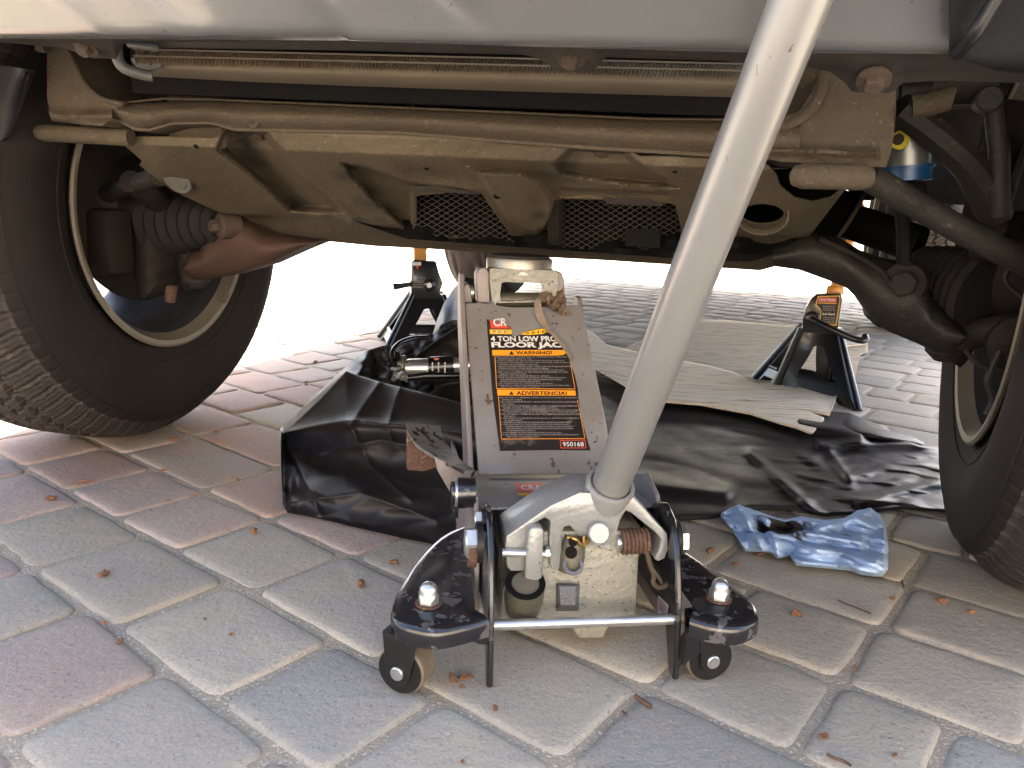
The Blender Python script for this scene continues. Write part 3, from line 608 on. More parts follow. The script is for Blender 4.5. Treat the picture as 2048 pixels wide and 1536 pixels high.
# shock absorber with fork
mb=MB(); mb.tube([V(1816,180,.985),V(1814,345,.985)],.0245,28); sh=mb.build('shock_absorber',MT['shock'],car)
mb=MB(); mb.tube([V(1814,333,.984),V(1813,362,.984)],.0262,28); mb.build('blue_band',MT['blueshock'],sh)
mb=MB(); mb.tube([V(1817,333,.983),V(1817,338,.983)],.0268,28); mb.build('blue_band',MT['blueshock'],sh)
mb=MB(); c=V(1800,280,.958); mb.rev(c,-CR-CA*.4,[(0,.010),(.001,.0095),(.001,0)],24); mb.build('round_sticker',MT['yellow'],sh)
mb=MB(); mb.rev(V(1797,279,.9575),-CR-CA*.4,[(.001,.006),(.0016,.0055),(.0016,0)],14); mb.build('sticker_print',MT['lblack'],sh)
fk=[(1775,362),(1852,362),(1856,395),(1838,410),(1826,420),(1822,455),(1822,520),(1832,532),(1800,532),(1800,470),(1796,425),(1788,412),(1775,400)]
mb=MB(); mb.prism([V(x,y,.985) for x,y in fk],CR*.035); mb.build('shock_fork',MT['engine'],car,bevel=.004,segs=2)
# lower control arms
def arm(name,tp,bt,v0,m,bulge=.03,nx=60,th=.03):
    mb=MB(); relief(mb,tp,bt,nx,14,lambda x,y,s,t:V(x,y,v0(x)-bulge*math.sin(math.pi*t)**.7+.003*nz(x*.02,y*.02)),thick=CR*th); return mb.build(name,m,car,smooth=60)
arm('lower_control_arm',[(370,528),(378,505),(400,497),(408,470),(425,444),(440,429),(465,426),(490,440),(530,466),(580,474),(640,481)],[(370,545),(382,558),(405,559),(470,548),(540,527),(600,500),(640,484)],lambda x:1.145,MT['rustarm'])
mb=MB(); hexbolt(mb,V(434,452,1.10),-CR*.9-CA*.5,.011,.012); mb.rev(V(440,452,1.105),-CR*.9-CA*.5,[(-.03,.021),(0,.021),(.003,.018),(.004,.013),(.004,0)],24); mb.build('arm_bolt',MT['boltrust'],car)
arm('lower_control_arm',[(1545,500),(1600,470),(1625,462),(1680,476),(1720,500),(1760,515),(1800,524),(1832,532),(1850,560),(1865,600),(1895,628),(1922,650),(1935,670)],[(1545,532),(1600,540),(1660,562),(1695,577),(1715,598),(1745,640),(1775,662),(1830,685),(1870,704),(1900,708),(1920,700),(1935,680)],lambda x:1.14-.0001*(x-1545),MT['darkarm'],.035,90,.04)
mb=MB(); mb.tube(smoothcurve([V(1640,478,1.10),V(1700,505,1.095),V(1760,540,1.09),V(1800,590,1.085),V(1850,620,1.085)]),.006,8,flat=.6); mb.build('arm_rib',MT['darkarm'],car)
mb=MB(); hexbolt(mb,V(1808,567,1.075),-CR*.95-CA*.25,.0165,.012); mb.rev(V(1808,567,1.085),-CR*.95-CA*.25,[(-.02,.027),(0,.027),(.003,.025),(.003,0)],26); mb.build('arm_bolt',MT['disc'],car)
# drive shafts with their boots
def boot(pts,radii,v0,name):
    P=[V(x,y,v) for (x,y),v in zip(pts,v0)]; path=[];rad=[]
    a,b=P[0],P[-1]; n=len(radii)
    for k,r2 in enumerate(radii): path.append(a+(b-a)*k/(n-1)); rad.append(r2)
    mb=MB(); mb.tube(path,rad,36); return mb.build(name,MT['boot'],car,smooth=25)
rr=[]
for k in range(8): rr+=[.022+.0038*k, .031+.0045*k]
boot([(1835,532),(1985,592)],rr+[.058],[1.22,1.12],'axle_boot')
rr=[]
for k in range(7): rr+=[.028+.0035*k,.035+.004*k]
boot([(445,448),(325,446)],[q*1.02 for q in rr],[1.13,1.15],'axle_boot')
mb=MB(); mb.tube([V(1650,425,1.30),V(1840,490,1.24)],.026,18); mb.tube([V(1655,428,1.29),V(1700,444,1.28)],.040,20); mb.build('drive_shaft',MT['engine'],car)
mb=MB(); mb.tube([V(1694,440,1.24),V(1698,442,1.24)],.043,26); mb.build('boot_clamp',MT['dusty'],car)
mb=MB(); mb.tube([V(560,440,1.35),V(430,455,1.29)],.022,14); mb.build('drive_shaft',MT['engine'],car)
mb=MB(); mb.prism([V(x,y,1.30) for x,y in ((1700,370),(1760,372),(1755,400),(1705,400))],CR*.05); mb.build('bump_stop',MT['engine'],car,bevel=.005)
mb=MB(); relief(mb,[(1830,270),(1885,285),(1912,340)],[(1830,362),(1905,362),(1912,350)],8,5,lambda x,y,s,t:V(x,y,1.45)); mb.build('inner_wing_liner',MT['bluebit'],car)
# knuckles, brake backing plates
def hub(sgn,uu,zz,pxk):
    ax=CA*sgn            # towards the middle of the car
    mb=MB(); c=U(uu,1.17,zz); mb.rev(c-ax*.05,ax,[(-.012,.155),(0,.16),(.004,.155),(.010,.10),(.03,.085),(.03,0)],44); mb.build('brake_backing_plate',MT['disc'],car)
    mb=MB(); mb.rev(c+ax*.0,ax,[(-.03,.07),(.02,.07),(.05,.05),(.05,0)],26)
    mb.tube(smoothcurve([c+ax*.03+UP*.20-CR*.0,c+ax*.045+UP*.09,c+ax*.05,c+ax*.05-UP*.10,c+ax*.06-UP*.125]),[.022]*25,12)
    mb.tube(smoothcurve([c+ax*.04,c+ax*.05-CR*.07+UP*.02,c+ax*.07-CR*.15+UP*.05]),.018,10); mb.build('steering_knuckle',MT['disc'],car)
    mb=MB()
    mb.tube([c+ax*.062-UP*.085,c+ax*.062-UP*.10,c+ax*.062-UP*.118,c+ax*.062-UP*.13],[.022,.027,.025,.012],20); mb.build('ball_joint',MT['dark'],car)
    mb=MB(); mb.box(c-ax*.03-CR*.10-UP*.05,ax,.03,CR,.03,UP,.055); mb.build('brake_caliper',MT['disc'],car,bevel=.012,segs=2)
hub(1,-1.03,.408,None); hub(-1,.30,.395,None)
# left side fork seen in front of the knuckle
mb=MB(); relief(mb,[(255,470),(262,440),(300,430),(322,470)],[(255,480),(262,530),(285,600),(322,560)],14,16,lambda x,y,s,t:V(x,y,1.12-.02*math.sin(math.pi*s)+.004*nz(x*.06,y*.06)),thick=CR*.04); mb.build('knuckle_lug',MT['disc'],car)
mb=MB(); mb.prism([V(x,y,1.135) for x,y in ((214,512),(224,502),(244,528),(236,545))],CR*.001); mb.build('paper_tag',MT['lwhite'],car,smooth=0)
mb=MB(); mb.tube([V(342,570,1.15),V(340,604,1.15)],[.012,.009],12); mb.build('grease_cap',MT['rust'],car)
mb=MB(); mb.tube([V(195,395,1.10),V(320,352,1.0)],.015,12); mb.build('tie_rod',MT['darkarm'],car)
# right hand knuckle clutter
mb=MB(); mb.tube(smoothcurve([V(1905,690,1.10),V(1960,665,1.10),V(2010,655,1.09),V(2070,650,1.09)]),.017,12); mb.rev(V(2040,690,1.07),-CR,[(-.02,.035),(0,.035),(.004,.03),(.004,0)],24); mb.build('knuckle_arm',MT['disc'],car)
for pts,w_ in (([(1990,480),(2010,430),(1995,395),(2030,380)],5),([(1960,500),(1965,450),(1990,420)],5),([(1905,400),(1880,425),(1850,400)],4),([(2000,700),(1975,760),(1985,800),(1972,830)],9),([(1930,700),(1960,730),(2000,740)],7),([(2030,520),(2010,560),(2050,600)],8)):
    mb=MB(); mb.tube(smoothcurve([V(x,y,1.05) for x,y in pts]),w_*.00045,8); mb.build('brake_hose',MT['darkarm'],car)
# wheel-arch liners
mb=MB(); relief(mb,[(-60,128),(0,130),(60,139),(62,140)],[(-60,290),(0,282),(14,272),(62,141)],10,12,lambda x,y,s,t:V(x,y,.80+.02*t),thick=CR*.006); mb.build('wheel_arch_liner',MT['blackplain'],car)
mb=MB(); mb.prism([V(x,y,.83) for x,y in ((66,84),(82,84),(85,104),(68,103))],CR*.01); mb.build('liner_clip',MT['dusty'],car,bevel=.002)
for s,uu in ((-1,-1.30),(1,.58)):
    mb=MB(); P=[]; n=14
    for k in range(n+1):
        a=math.pi*(k/n); 
        for q in (0,1): P.append(U(uu-s*.33*q,1.17+.49*math.cos(a),.48+.46*math.sin(a)))
    mb.add(P,[(2*k,2*k+1,2*k+3,2*k+2) for k in range(n)]); mb.build('wheel_well',MT['dark'],car)
# wheels
def wheel(uc,v,z,sgn,fine=True,R=.408,steer=0.):
    # sgn: direction of the inner face along CA ; uc : plane of the inner rim lip
    ya=CARYAW+math.radians(steer); ax=np.array([math.cos(ya),-math.sin(ya),0])*sgn; c=U(uc,v,z)-ax*.13
    wh=bpy.data.objects.new('wheel',None); C.objects.link(wh); wh.parent=car; wh.location=[float(q) for q in (c-U(UC,1.17,0))]
    w2=.132; prof=[(.100,.222),(.116,.232),(.124,.245),(.134,.275),(.140,.300),(.141,.315),(.138,.335),(.132,.355),(.125,.366),(.117,.374)]
    mb=MB(); SN=840 if fine else 96
    a=np.cross(ax,UP); a/=np.linalg.norm(a); b=np.cross(ax,a)
    inner=[(o,r_) for o,r_ in prof]; nT=46 if fine else 14
    tread=[(.110-.220*k/nT,0) for k in range(nT+1)]
    outer=[(-o,r_) for o,r_ in reversed(prof)]
    vs=[];rows=[]
    def rad(o,th):
        u=o/.110; base=R-.030*abs(u)**5-.002*u*u
        g=0.
        p=th*84/(2*math.pi)
        zz=.0035*math.sin(p*2*math.pi*1.0)
        for gc in (-.062,-.022,.022,.062):
            if abs(o-gc-zz)<.0042: g=.0085
        if abs(u)>.66:
            fr=(p*1.0+.35*abs(u)*3)%1.0
            if fr<.17: g=max(g,.0045)
            elif .40<fr<.46 or .66<fr<.72: g=max(g,.0025)
        elif abs(u)>.24:
            fr=(p*1.0+u*2.2)%1.0
            if fr<.10: g=max(g,.005)
            elif .5<fr<.55: g=max(g,.0035)
        else:
            fr=(p*1.0-u*1.6)%1.0
            if fr<.10: g=max(g,.005)
        return base-g
    lines=[]
    for o,r_ in inner: lines.append(('s',o,r_))
    for o,_ in tread: lines.append(('t',o,0))
    for o,r_ in outer: lines.append(('s',o,r_))
    for kind,o,r_ in lines:
        for k in range(SN):
            th=2*math.pi*k/SN
            if kind=='t': rr_=rad(o,th)
            else:
                rr_=r_
                if r_>.363 and fine:
                    fr=(th*84/(2*math.pi)+1.05)%1.0
                    rr_=r_-(.0025 if fr<.17 else 0)
            vs.append(c+ax*o+rr_*(math.cos(th)*a+math.sin(th)*b))
    fs=[(i*SN+k,i*SN+(k+1)%SN,(i+1)*SN+(k+1)%SN,(i+1)*SN+k) for i in range(len(lines)-1) for k in range(SN)]
    ni=len(inner)-1; nt_=ni+1+nT+1
    mb.add(vs,[f for q,f in enumerate(fs) if not(ni<=q//SN<nt_)]); ty=mb.build('tyre',MT['rubber'],wh,smooth=35)
    mb=MB(); mb.add(vs,[f for q,f in enumerate(fs) if ni<=q//SN<nt_]); mb.build('tread',MT['tread'],wh,smooth=30)
    # raised ribs on the inner side wall
    if fine:
        mb=MB()
        for rr_,o in ((.360,.1295),(.262,.1300)):
            P=[c+ax*o+rr_*(math.cos(2*math.pi*k/96)*a+math.sin(2*math.pi*k/96)*b) for k in range(97)]; mb.tube(P,.0013,5,caps=False)
        for k0 in range(3):
            for q in range(9):
                th=k0*2.1+q*.055; 
                for rr0,rr1,dt in ((.312,.338,.018 if q%3 else 0),):
                    P=[c+ax*.134+rr0*(math.cos(th)*a+math.sin(th)*b),c+ax*.1315+rr1*(math.cos(th+dt)*a+math.sin(th+dt)*b)]; mb.tube(P,.0016,4)
        mb.build('sidewall_ridge',MT['rubber'],wh)
    mb=MB(); mb.rev(c,ax,[(.121,.222),(.127,.236),(.131,.238),(.133,.234),(.131,.226),(.121,.221),(.112,.214)],96); mb.rev(c,ax,[(-.12,.210),(-.131,.228),(-.136,.238),(-.128,.236),(-.121,.222)],96)
    rim=mb.build('rim',MT['rim'],wh,smooth=30)
    mb=MB(); mb.rev(c,ax,[(.112,.214),(.098,.209),(.094,.2065),(.090,.2095),(.075,.206),(.060,.196),(-.02,.190),(-.09,.195),(-.12,.210)],72); mb.build('rim_barrel',MT['barrel'],wh)
    mb=MB(); mb.rev(c,ax,[(-.07,.075),(-.10,.075),(-.10,.0),(-.065,.0),(-.07,.075)],36)
    for k in range(6):
        th=2*math.pi*k/6+.3; d=math.cos(th)*a+math.sin(th)*b; e=-math.sin(th)*a+math.cos(th)*b
        mb.prism([c-ax*.075+d*.06+e*.03,c-ax*.085+d*.197+e*.038,c-ax*.085+d*.197-e*.038,c-ax*.075+d*.06-e*.03],-ax*.03)
    mb.build('spokes',MT['barrel'],wh)
    if fine:
        th=math.radians(0)
    return wh
wheel(-1.012,1.17,.408,1,steer=-5); wheel(.277,1.17,.398,-1,steer=5)
wheel(-1.16,3.7,.405,1,False); wheel(.42,3.7,.405,-1)
# wheel weight on the left rim
cw=U(-1.009,1.17,.408); 
def wallpt(x,y):
    d=ray(x,y); return CAM+d*(((cw-CAM)@CA)/(d@CA))
mb=MB(); mb.prism([wallpt(x,y) for x,y in ((440,602),(447,585),(456,588),(449,606))],CA*.005); mb.build('wheel_weight',MT['tankcol'],car,bevel=.001)
# rear axle and tail pipe
mb=MB(); mb.tube([U(-1.1,3.72,.42),U(.4,3.72,.42)],.045,14); mb.rev(U(UC,3.72,.42),CR,[(-.15,.05),(-.08,.13),(.05,.14),(.12,.06)],20); mb.build('rear_axle',MT['engine'],car)
# ------------------------------------------------------------------ floor jack
jack=thing('floor_jack',L(.018,.1,0),'silver and black trolley floor jack holding up the car, long silver handle leaning right','floor jack')
stain_shade_spot(MT['handle'],tuple(L(.058,.09,.165)),.045,(.26,.10,.03))
# side plates: black at the rear, grey further on
pl_bk=[(-.024,.002),(-.010,.002),(.012,.045),(.03,.055),(.16,.050),(.16,.100),(.10,.128),(.07,.150),(.045,.158),(.022,.150),(.004,.130),(-.014,.080)]
for s0 in (-.076,.106):
    mb=MB(); mb.prism([L(s0,t,z) for t,z in pl_bk],JS*.006); mb.build('rear_side_plate',MT['blackmetal'],jack,bevel=.0015)
pl_fr=[(.05,.030),(.62,.018),(.66,.05),(.62,.085),(.30,.105),(.20,.135),(.13,.160),(.09,.150),(.06,.110)]
for s0 in (-.0825,.1125):
    mb=MB(); mb.prism([L(s0,t,z) for t,z in pl_fr],JS*.005); mb.build('frame_side',MT['plateside'],jack,bevel=.001)
EA=[(812,845,.215),(818,868,.205),(838,892,.19),(870,912,.165),(905,930,.14),(942,948,.115)]; EB=[(880,852,.255),(887,874,.24),(903,900,.215),(916,914,.19),(930,926,.165),(950,940,.125)]
A_=smoothcurve([J(*e) for e in EA],4); B_=smoothcurve([J(*e) for e in EB],4); m_=len(A_); mb=MB(); P=A_+B_; Q=[p-UP*.004 for p in P]
mb.add(P+Q,[(k,k+1,m_+k+1,m_+k) for k in range(m_-1)]+[(2*m_+m_+k,2*m_+m_+k+1,2*m_+k+1,2*m_+k) for k in range(m_-1)]+[(k+1,k,2*m_+k,2*m_+k+1) for k in range(m_-1)]+[(m_+k,m_+k+1,3*m_+k+1,3*m_+k) for k in range(m_-1)]+[(0,m_,3*m_,2*m_)])
mb.build('frame_flange',MT['flange'],jack,smooth=50)
mb=MB(); mb.prism([J(x,y,.212) for x,y in ((813,852),(828,886),(868,911),(876,936),(846,944),(813,941))],JF*.02); mb.build('rusty_bracket',MT['rust'],jack,bevel=.002)
mb=MB(); mb.prism([J(x,y,.150) for x,y in ((868,913),(905,931),(945,948),(948,985),(900,985),(874,940))],JF*.004); mb.build('flange_web',MT['plateside'],jack,bevel=.001)
# wings with skirts
wl=[(-.0765,.176),(-.083,.176),(-.110,.149),(-.138,.096),(-.157,.043),(-.165,.004),(-.164,-.022),(-.153,-.036),(-.127,-.047),(-.100,-.040),(-.0765,-.029)]
wr=[(2*.018-s+.0035 if k in(0,10) else 2*.018-s-.010,t-.012) for k,(s,t) in enumerate(wl)]; 
wr=[(.1125,.160),(.120,.160),(.148,.125),(.166,.085),(.180,.035),(.188,-.002),(.186,-.024),(.176,-.040),(.152,-.052),(.129,-.046),(.1125,-.034)]
def wing(pl,z0,sg):
    c=smoothcurve(pl,5); n=len(c); cs=sum(p[0] for p in c)/n; ct=sum(p[1] for p in c)/n
    zt=lambda s,t:z0+.03*max(0,t)
    rings=[]
    def ring(ins,dz):
        R_=[]
        for p in c:
            d=np.array([cs-p[0],ct-p[1]]); L_=np.linalg.norm(d); q=np.array(p)+d/L_*ins; 
            fac=1 if abs(p[0])<10 else 1
            R_.append(L(q[0],q[1],zt(*q)+dz))
        return R_
    mb=MB(); rs=[ring(.02,0),ring(.007,-.0002),ring(.003,-.0015),ring(.0008,-.004),ring(0,-.008),ring(0,-.019),ring(.003,-.019),ring(.003,-.006)]
    vs=[p for r_ in rs for p in r_]; fs=[(i*n+k,i*n+k+1,(i+1)*n+k+1,(i+1)*n+k) for i in range(len(rs)-1) for k in range(n-1)]
    vs.append(L(cs,ct,zt(cs,ct))); fs+=[(k,k+1,len(vs)-1) for k in range(n-1)]+[(n-1,0,len(vs)-1)]
    mb.add(vs,fs); mb.build('caster_wing',MT['blackwing'],jack,smooth=70)
wing(wl,.078,-1); wing(wr,.074,1)
mb=MB(); mb.prism([J(x,y,-.026) for x,y in ((890,1262),(930,1252),(975,1243),(975,1290),(958,1288),(930,1278))],JF*.004); mb.build('wing_gusset',MT['blackmetal'],jack)
mb=MB(); mb.prism([L(s,-.030,z) for s,z in ((.1122,.060),(.160,.054),(.150,.045),(.128,.034),(.1122,.022))],JF*.004); mb.build('wing_gusset',MT['blackmetal'],jack)
# casters
def caster(s,t,yaw):
    ax=np.array([math.cos(yaw),math.sin(yaw),0]); f=np.array([-ax[1],ax[0],0]); c=L(s,t,.0245)
    ct=bpy.data.objects.new('caster',None); C.objects.link(ct); ct.parent=jack; ct.location=[float(q) for q in (c-np.array(worldloc(jack)))]
    mb=MB(); mb.rev(c,f,[(-.0135,.0),(-.0135,.0225),(-.0115,.0240),(.0115,.0240),(.0135,.0225),(.0135,0)],40); mb.build('wheel',MT['wheel'],ct,smooth=35)
    mb=MB(); mb.rev(c,f,[(-.0137,.0),(-.0142,.0),(-.0142,.0222),(-.0137,.0222)],36); mb.build('wheel_side',MT['blackplain'],ct,smooth=35)
    for sg in (-1,1):
        o=c+f*sg*.0165; mb=MB(); P=[o+ax*(.0125*math.cos(a))+UP*(.0125*math.sin(a)) for a in [math.pi+math.pi*k/8 for k in range(9)]]
        P+= [o+ax*.020+UP*.033,o-ax*.016+UP*.036]
        P=[p+ax*.004*0 for p in P]; mb.prism(P,f*sg*.002); mb.build('fork_plate',MT['blackplain'],ct,bevel=.0006)
    mb=MB(); mb.box(c+UP*.0365+ax*.002,ax,.018,f,.018,UP,.002); mb.rev(c+UP*.038,UP,[(0,.016),(.012,.016),(.012,0)],20); mb.build('fork_top',MT['blackplain'],ct)
    mb=MB(); mb.rev(c-f*.0185,-f,[(0,.0066),(.0015,.0066),(.0022,.0056),(.0022,0)],26); mb.build('axle_cap',MT['zinc'],ct,smooth=30)
caster(-.150,-.012,math.radians(-22)); caster(.140,-.012,math.radians(14))
for (s,t,z) in ((-.131,.0,.0785),(.155,.0,.074)):
    mb=MB(); c=L(s,t,z); mb.rev(c,UP,[(0,.0125),(.0018,.0125),(.0018,.006)],22); mb.build('rusty_washer',MT['rust'],jack)
    mb=MB(); hexbolt(mb,c+UP*.0018,UP,.0102,.010); mb.rev(c+UP*.0105,UP,[(0,.0092)]+[(.003+.0085*math.sin(a),.0086*math.cos(a)) for a in [k*math.pi/16 for k in range(8)]]+[(.0115,0)],26); mb.build('domed_cap_nut',MT['zinc'],jack,smooth=50)
# cross rod
mb=MB(); mb.tube([L(-.070,-.008,.0585),L(.106,-.008,.0585)],.0052,18); mb.build('cross_rod',MT['zinc'],jack)
# hydraulic body
fb=[(1006,1172),(1080,1165),(1086,1062),(1290,1062),(1278,1120),(1272,1235),(1225,1248),(1214,1262),(1208,1277),(1158,1278),(1148,1262),(1132,1252),(998,1247)]
fw_=[(1272,1110),(1300,1110),(1282,1235),(1272,1235)]
mb=MB(); mb.prism([J(x,y,.030) for x,y in fb],JF*.05); mb.build('hydraulic_body',MT['cast'],jack,bevel=.003,segs=2)
mb=MB(); mb.prism([L(s,t,z) for s,t,z in ((-.060,.045,.055),(.085,.045,.055),(.085,.045,.11),(-.060,.045,.11))],JF*.24); mb.build('ram_cylinder_block',MT['castdark'],jack,bevel=.004)
mb=MB(); a=J(1045,1218,.030); b=J(1051,1166,.010); mb.tube([a-(b-a)*.25,a-(b-a)*.12,a,a+(b-a)*.4,b],[.006,.012,.0165,.019,.0195],30); mb.build('pump_boss',MT['castdark'],jack,smooth=50)
axp=(b-a)/np.linalg.norm(b-a); mb=MB(); mb.rev(b,axp,[(0,.0195),(.001,.0185),(.001,.0135),(-.004,.0125),(-.004,0)],30); mb.build('pump_plunger',MT['engine'],jack)
mb=MB(); mb.add([J(x,y,t) for x,y,t in ((1117,1172,.016),(1153,1173,.016),(1151,1211,.016),(1121,1211,.016),(1112,1166,.030),(1160,1167,.030),(1157,1222,.030),(1112,1222,.030))],[(0,1,2,3),(0,4,5,1),(1,5,6,2),(2,6,7,3),(3,7,4,0)]); mb.build('casting_lug',MT['rough'],jack,smooth=0,bevel=.0008)
# release valve recess
mb=MB(); c=J(1143,1118,.028); mb.tube([J(1139,1140,.026),J(1143,1108,.027),J(1150,1072,.030)],[.012,.0135,.0105],24); mb.build('release_valve_boss',MT['castdark'],jack)
mb=MB(); mb.rev(J(1142,1105,.0115),-JF+UP*.4,[(0,.0060),(.002,.0058),(.002,0)],20); mb.rev(J(1146,1083,.0125),-JF+UP*.5,[(0,.0048),(.002,.0045),(.002,0)],16); mb.build('release_valve_hole',MT['engine'],jack)
mb=MB(); mb.tube(smoothcurve([J(1135,1075,.016),J(1150,1078,.013),J(1165,1090,.014),J(1168,1072,.018)]),.0022,8); mb.rev(J(1172,1082,.02),-JF,[(0,.004),(.003,.003),(.003,0)],12); mb.build('release_linkage',MT['brass'],jack)
mb=MB(); mb.rev(J(1146,1130,.0135),-JF+UP*.9,[(0,.0105),(.001,.010),(.001,.007)],20); mb.build('valve_lip',MT['rough'],jack)
# pump lever
mb=MB(); mb.prism([J(x,y,.012) for x,y in ((1058,1062),(1064,1055),(1082,1055),(1088,1062),(1084,1160),(1074,1164),(1050,1158),(1052,1110))],JF*.018); mb.build('pump_lever',MT['silver'],jack,bevel=.0025,segs=2)
mb=MB(); mb.tube([J(1004,1105,.018),J(1100,1108,.018)],.0042,12); hexbolt(mb,J(1090,1104,.018),JS,.006,.004); mb.build('pump_pin',MT['zinc'],jack)
# handle socket casting
sk=[(1160,985),(1100,1012),(1012,1073),(1010,1095),(1014,1135),(1022,1144),(1048,1145),(1053,1135),(1052,1082),(1060,1052),(1090,1036),(1101,1042),(1098,1075),(1100,1132),(1106,1142),(1118,1141),(1124,1130),(1124,1070),(1128,1055),(1140,1052),(1150,1064),(1172,1082),(1178,1093),(1210,1093),(1222,1088),(1232,1068),(1244,1032),(1252,1022),(1262,1026),(1312,1066),(1322,1078),(1318,1100),(1308,1118),(1316,1124),(1330,1118),(1337,1098),(1335,1068),(1326,1058),(1262,990)]
mb=MB(); P=[J(x,y,.022) for x,y in sk]; mb.prism(P,JF*.056); mb.build('handle_socket',MT['silver'],jack,bevel=.0018,segs=2,smooth=35)
hb=np.array(J(1222,985,.052)); 
HB=D(1219,975,.772); HT=D(1600,0,.480); hd=(HT-HB)/np.linalg.norm(HT-HB)
mb=MB(); q=HB-hd*.055; mb.tube([q-hd*.035,q-hd*.02,q,q+hd*.03,q+hd*.055,q+hd*.058],[.004,.014,.0195,.0225,.0240,.0235],40); 
col=mb.build('socket_barrel',MT['silver'],jack,smooth=50)
mb=MB(); e=HB+hd*.004; mb.rev(e,hd,[(-.008,.0238),(0,.0246),(.0022,.0236),(.0022,.0205),(-.004,.0198)],44); mb.build('socket_collar',MT['silver'],jack)
mb=MB(); mb.rev(e,hd,[(.0015,.0204),(.0018,.0196),(-.003,.0190)],40); mb.build('rust_ring',MT['rust'],jack)
mb=MB(); mb.tube([HB-hd*.02,HB+hd*.003,HT,HB+hd*1.12],[.0186,.0186,.0186,.0186],56); mb.build('handle',MT['handle'],jack)
mb=MB(); c=J(1196,1066,.016); ax=-JF+UP*.35; mb.rev(c,ax,[(-.006,.0105)]+[(.000,.0105),(.005,.0103),(.006,.0092),(.0062,0)],36); mb.build('set_screw_knob',MT['silver'],jack,smooth=30)
mb=MB(); mb.prism([J(x,y,.022) for x,y in ((1200,1085),(1222,1088),(1224,1100),(1200,1099))],JF*.01); mb.build('socket_tab',MT['silver'],jack,bevel=.001)
# torsion spring
mb=MB(); P=[]
for k in range(7*18+1):
    a=2*math.pi*k/18; t=k/(7*18); x=1240+t*56; cc=J(x,1083-t*2,.030); P.append(cc+UP*.0115*math.sin(a)+JF*.0115*math.cos(a))
mb.tube(P,.0019,7); mb.build('rusty_spring',MT['rust'],jack)
mb=MB(); mb.tube([J(1232,1084,.03),J(1246,1084,.03)],.0080,22); mb.build('spring_pin',MT['zinc'],jack)
mb=MB(); mb.tube(smoothcurve([J(1292,1100,.022),J(1300,1128,.018),J(1308,1150,.015),J(1306,1165,.014),J(1318,1175,.014),J(1338,1168,.016)]),[.0026]*30+[.0034]*1,8); mb.tube(smoothcurve([J(1303,1135,.016),J(1316,1152,.013),J(1324,1166,.013)]),.0018,7); mb.build('spring_hook',MT['dusty'],jack)
# bolts on the side plates
def sidebolt(x,y,t,sg,r,h,mname='zinc'):
    mb=MB(); c=J(x,y,t); hexbolt(mb,c,JS*sg,r,h); mb.build('pivot_bolt',MT[mname],jack)
    mb=MB(); mb.rev(c,JS*sg,[(-.006,r*1.25),(0,r*1.25),(.0002,r*.5)],26); mb.build('bolt_washer',MT['blackplain'],jack)
sidebolt(952,1086,.028,-1,.0155,.011); sidebolt(1354,1078,.03,1,.0155,.009); sidebolt(962,1040,.05,-1,.0095,.007); sidebolt(1332,1032,.05,1,.0095,.005)
mb=MB(); mb.rev(J(948,1100,.028),-JS,[(-.002,.0165),(.006,.0165),(.006,.01)],22); mb.build('rusty_washer',MT['rust'],jack)
mb=MB(); c=J(934,985,.10); mb.rev(c,-JS,[(-.008,.016),(0,.016),(.003,.0165),(.010,.0165),(.0105,.013),(.016,.0125),(.017,.011),(.017,0)],28); mb.build('pivot_cap',MT['blackmetal'],jack,smooth=30)
mb=MB(); mb.rev(c-JS*.0105,-JS,[(0,.0145),(.0022,.0145),(.003,.012),(.003,0)],28); mb.rev(J(948,997,.09),-JF,[(0,.0035),(.003,.003),(.004,0)],12); mb.build('pivot_cap_plate',MT['zinc'],jack,smooth=30)
mb=MB(); hexbolt(mb,J(916,1022,.10),-JS,.008,.006); mb.build('small_nut',MT['blackplain'],jack)
# dark top cover with its sticker
cvp=plane(L(-.07,.10,.138),L(.10,.10,.138),L(-.07,.24,.123))
cvq=[(935,951),(1262,945),(1300,1015),(975,1015)]
mb=MB(); P=[L(-.0762,.085,.139),L(.1122,.085,.139),L(.1122,.25,.122),L(-.0762,.25,.122)]; mb.prism(P,-UP*.003); mb.build('top_cover',MT['plate'],jack,bevel=.001)
cvo=lambda x,y:(lambda d:CAM+d*(((P[0]+UP*.0006-CAM)@cn)/(d@cn)))(ray(x,y))
cn=np.cross(P[1]-P[0],P[2]-P[0]); cn/=np.linalg.norm(cn)
cst=quadpatch([(1028,966),(1150,965),(1150,985),(1035,984)],cvo,'cover_sticker',MT['lred'],jack)
cvo2=lambda x,y:(lambda d:CAM+d*(((P[0]+UP*.0010-CAM)@cn)/(d@cn)))(ray(x,y))
text_on('CRAFTSMAN',[(1040,970),(1160,969),(1163,980),(1044,980)],cvo2,m=MT['lwhite'],parent=cst,bold=.02)
quadpatch([(1035,986),(1150,986),(1150,991),(1036,991)],cvo2,'yellow_strip',MT['lyellow'],cst)
mb=MB(); mb.add([cvo(x,y) for x,y in ((975,957),(1180,955),(1190,957),(985,959.5))],[(0,1,2,3)]); mb.build('cover_crease',MT['blackplain'],jack,smooth=0)
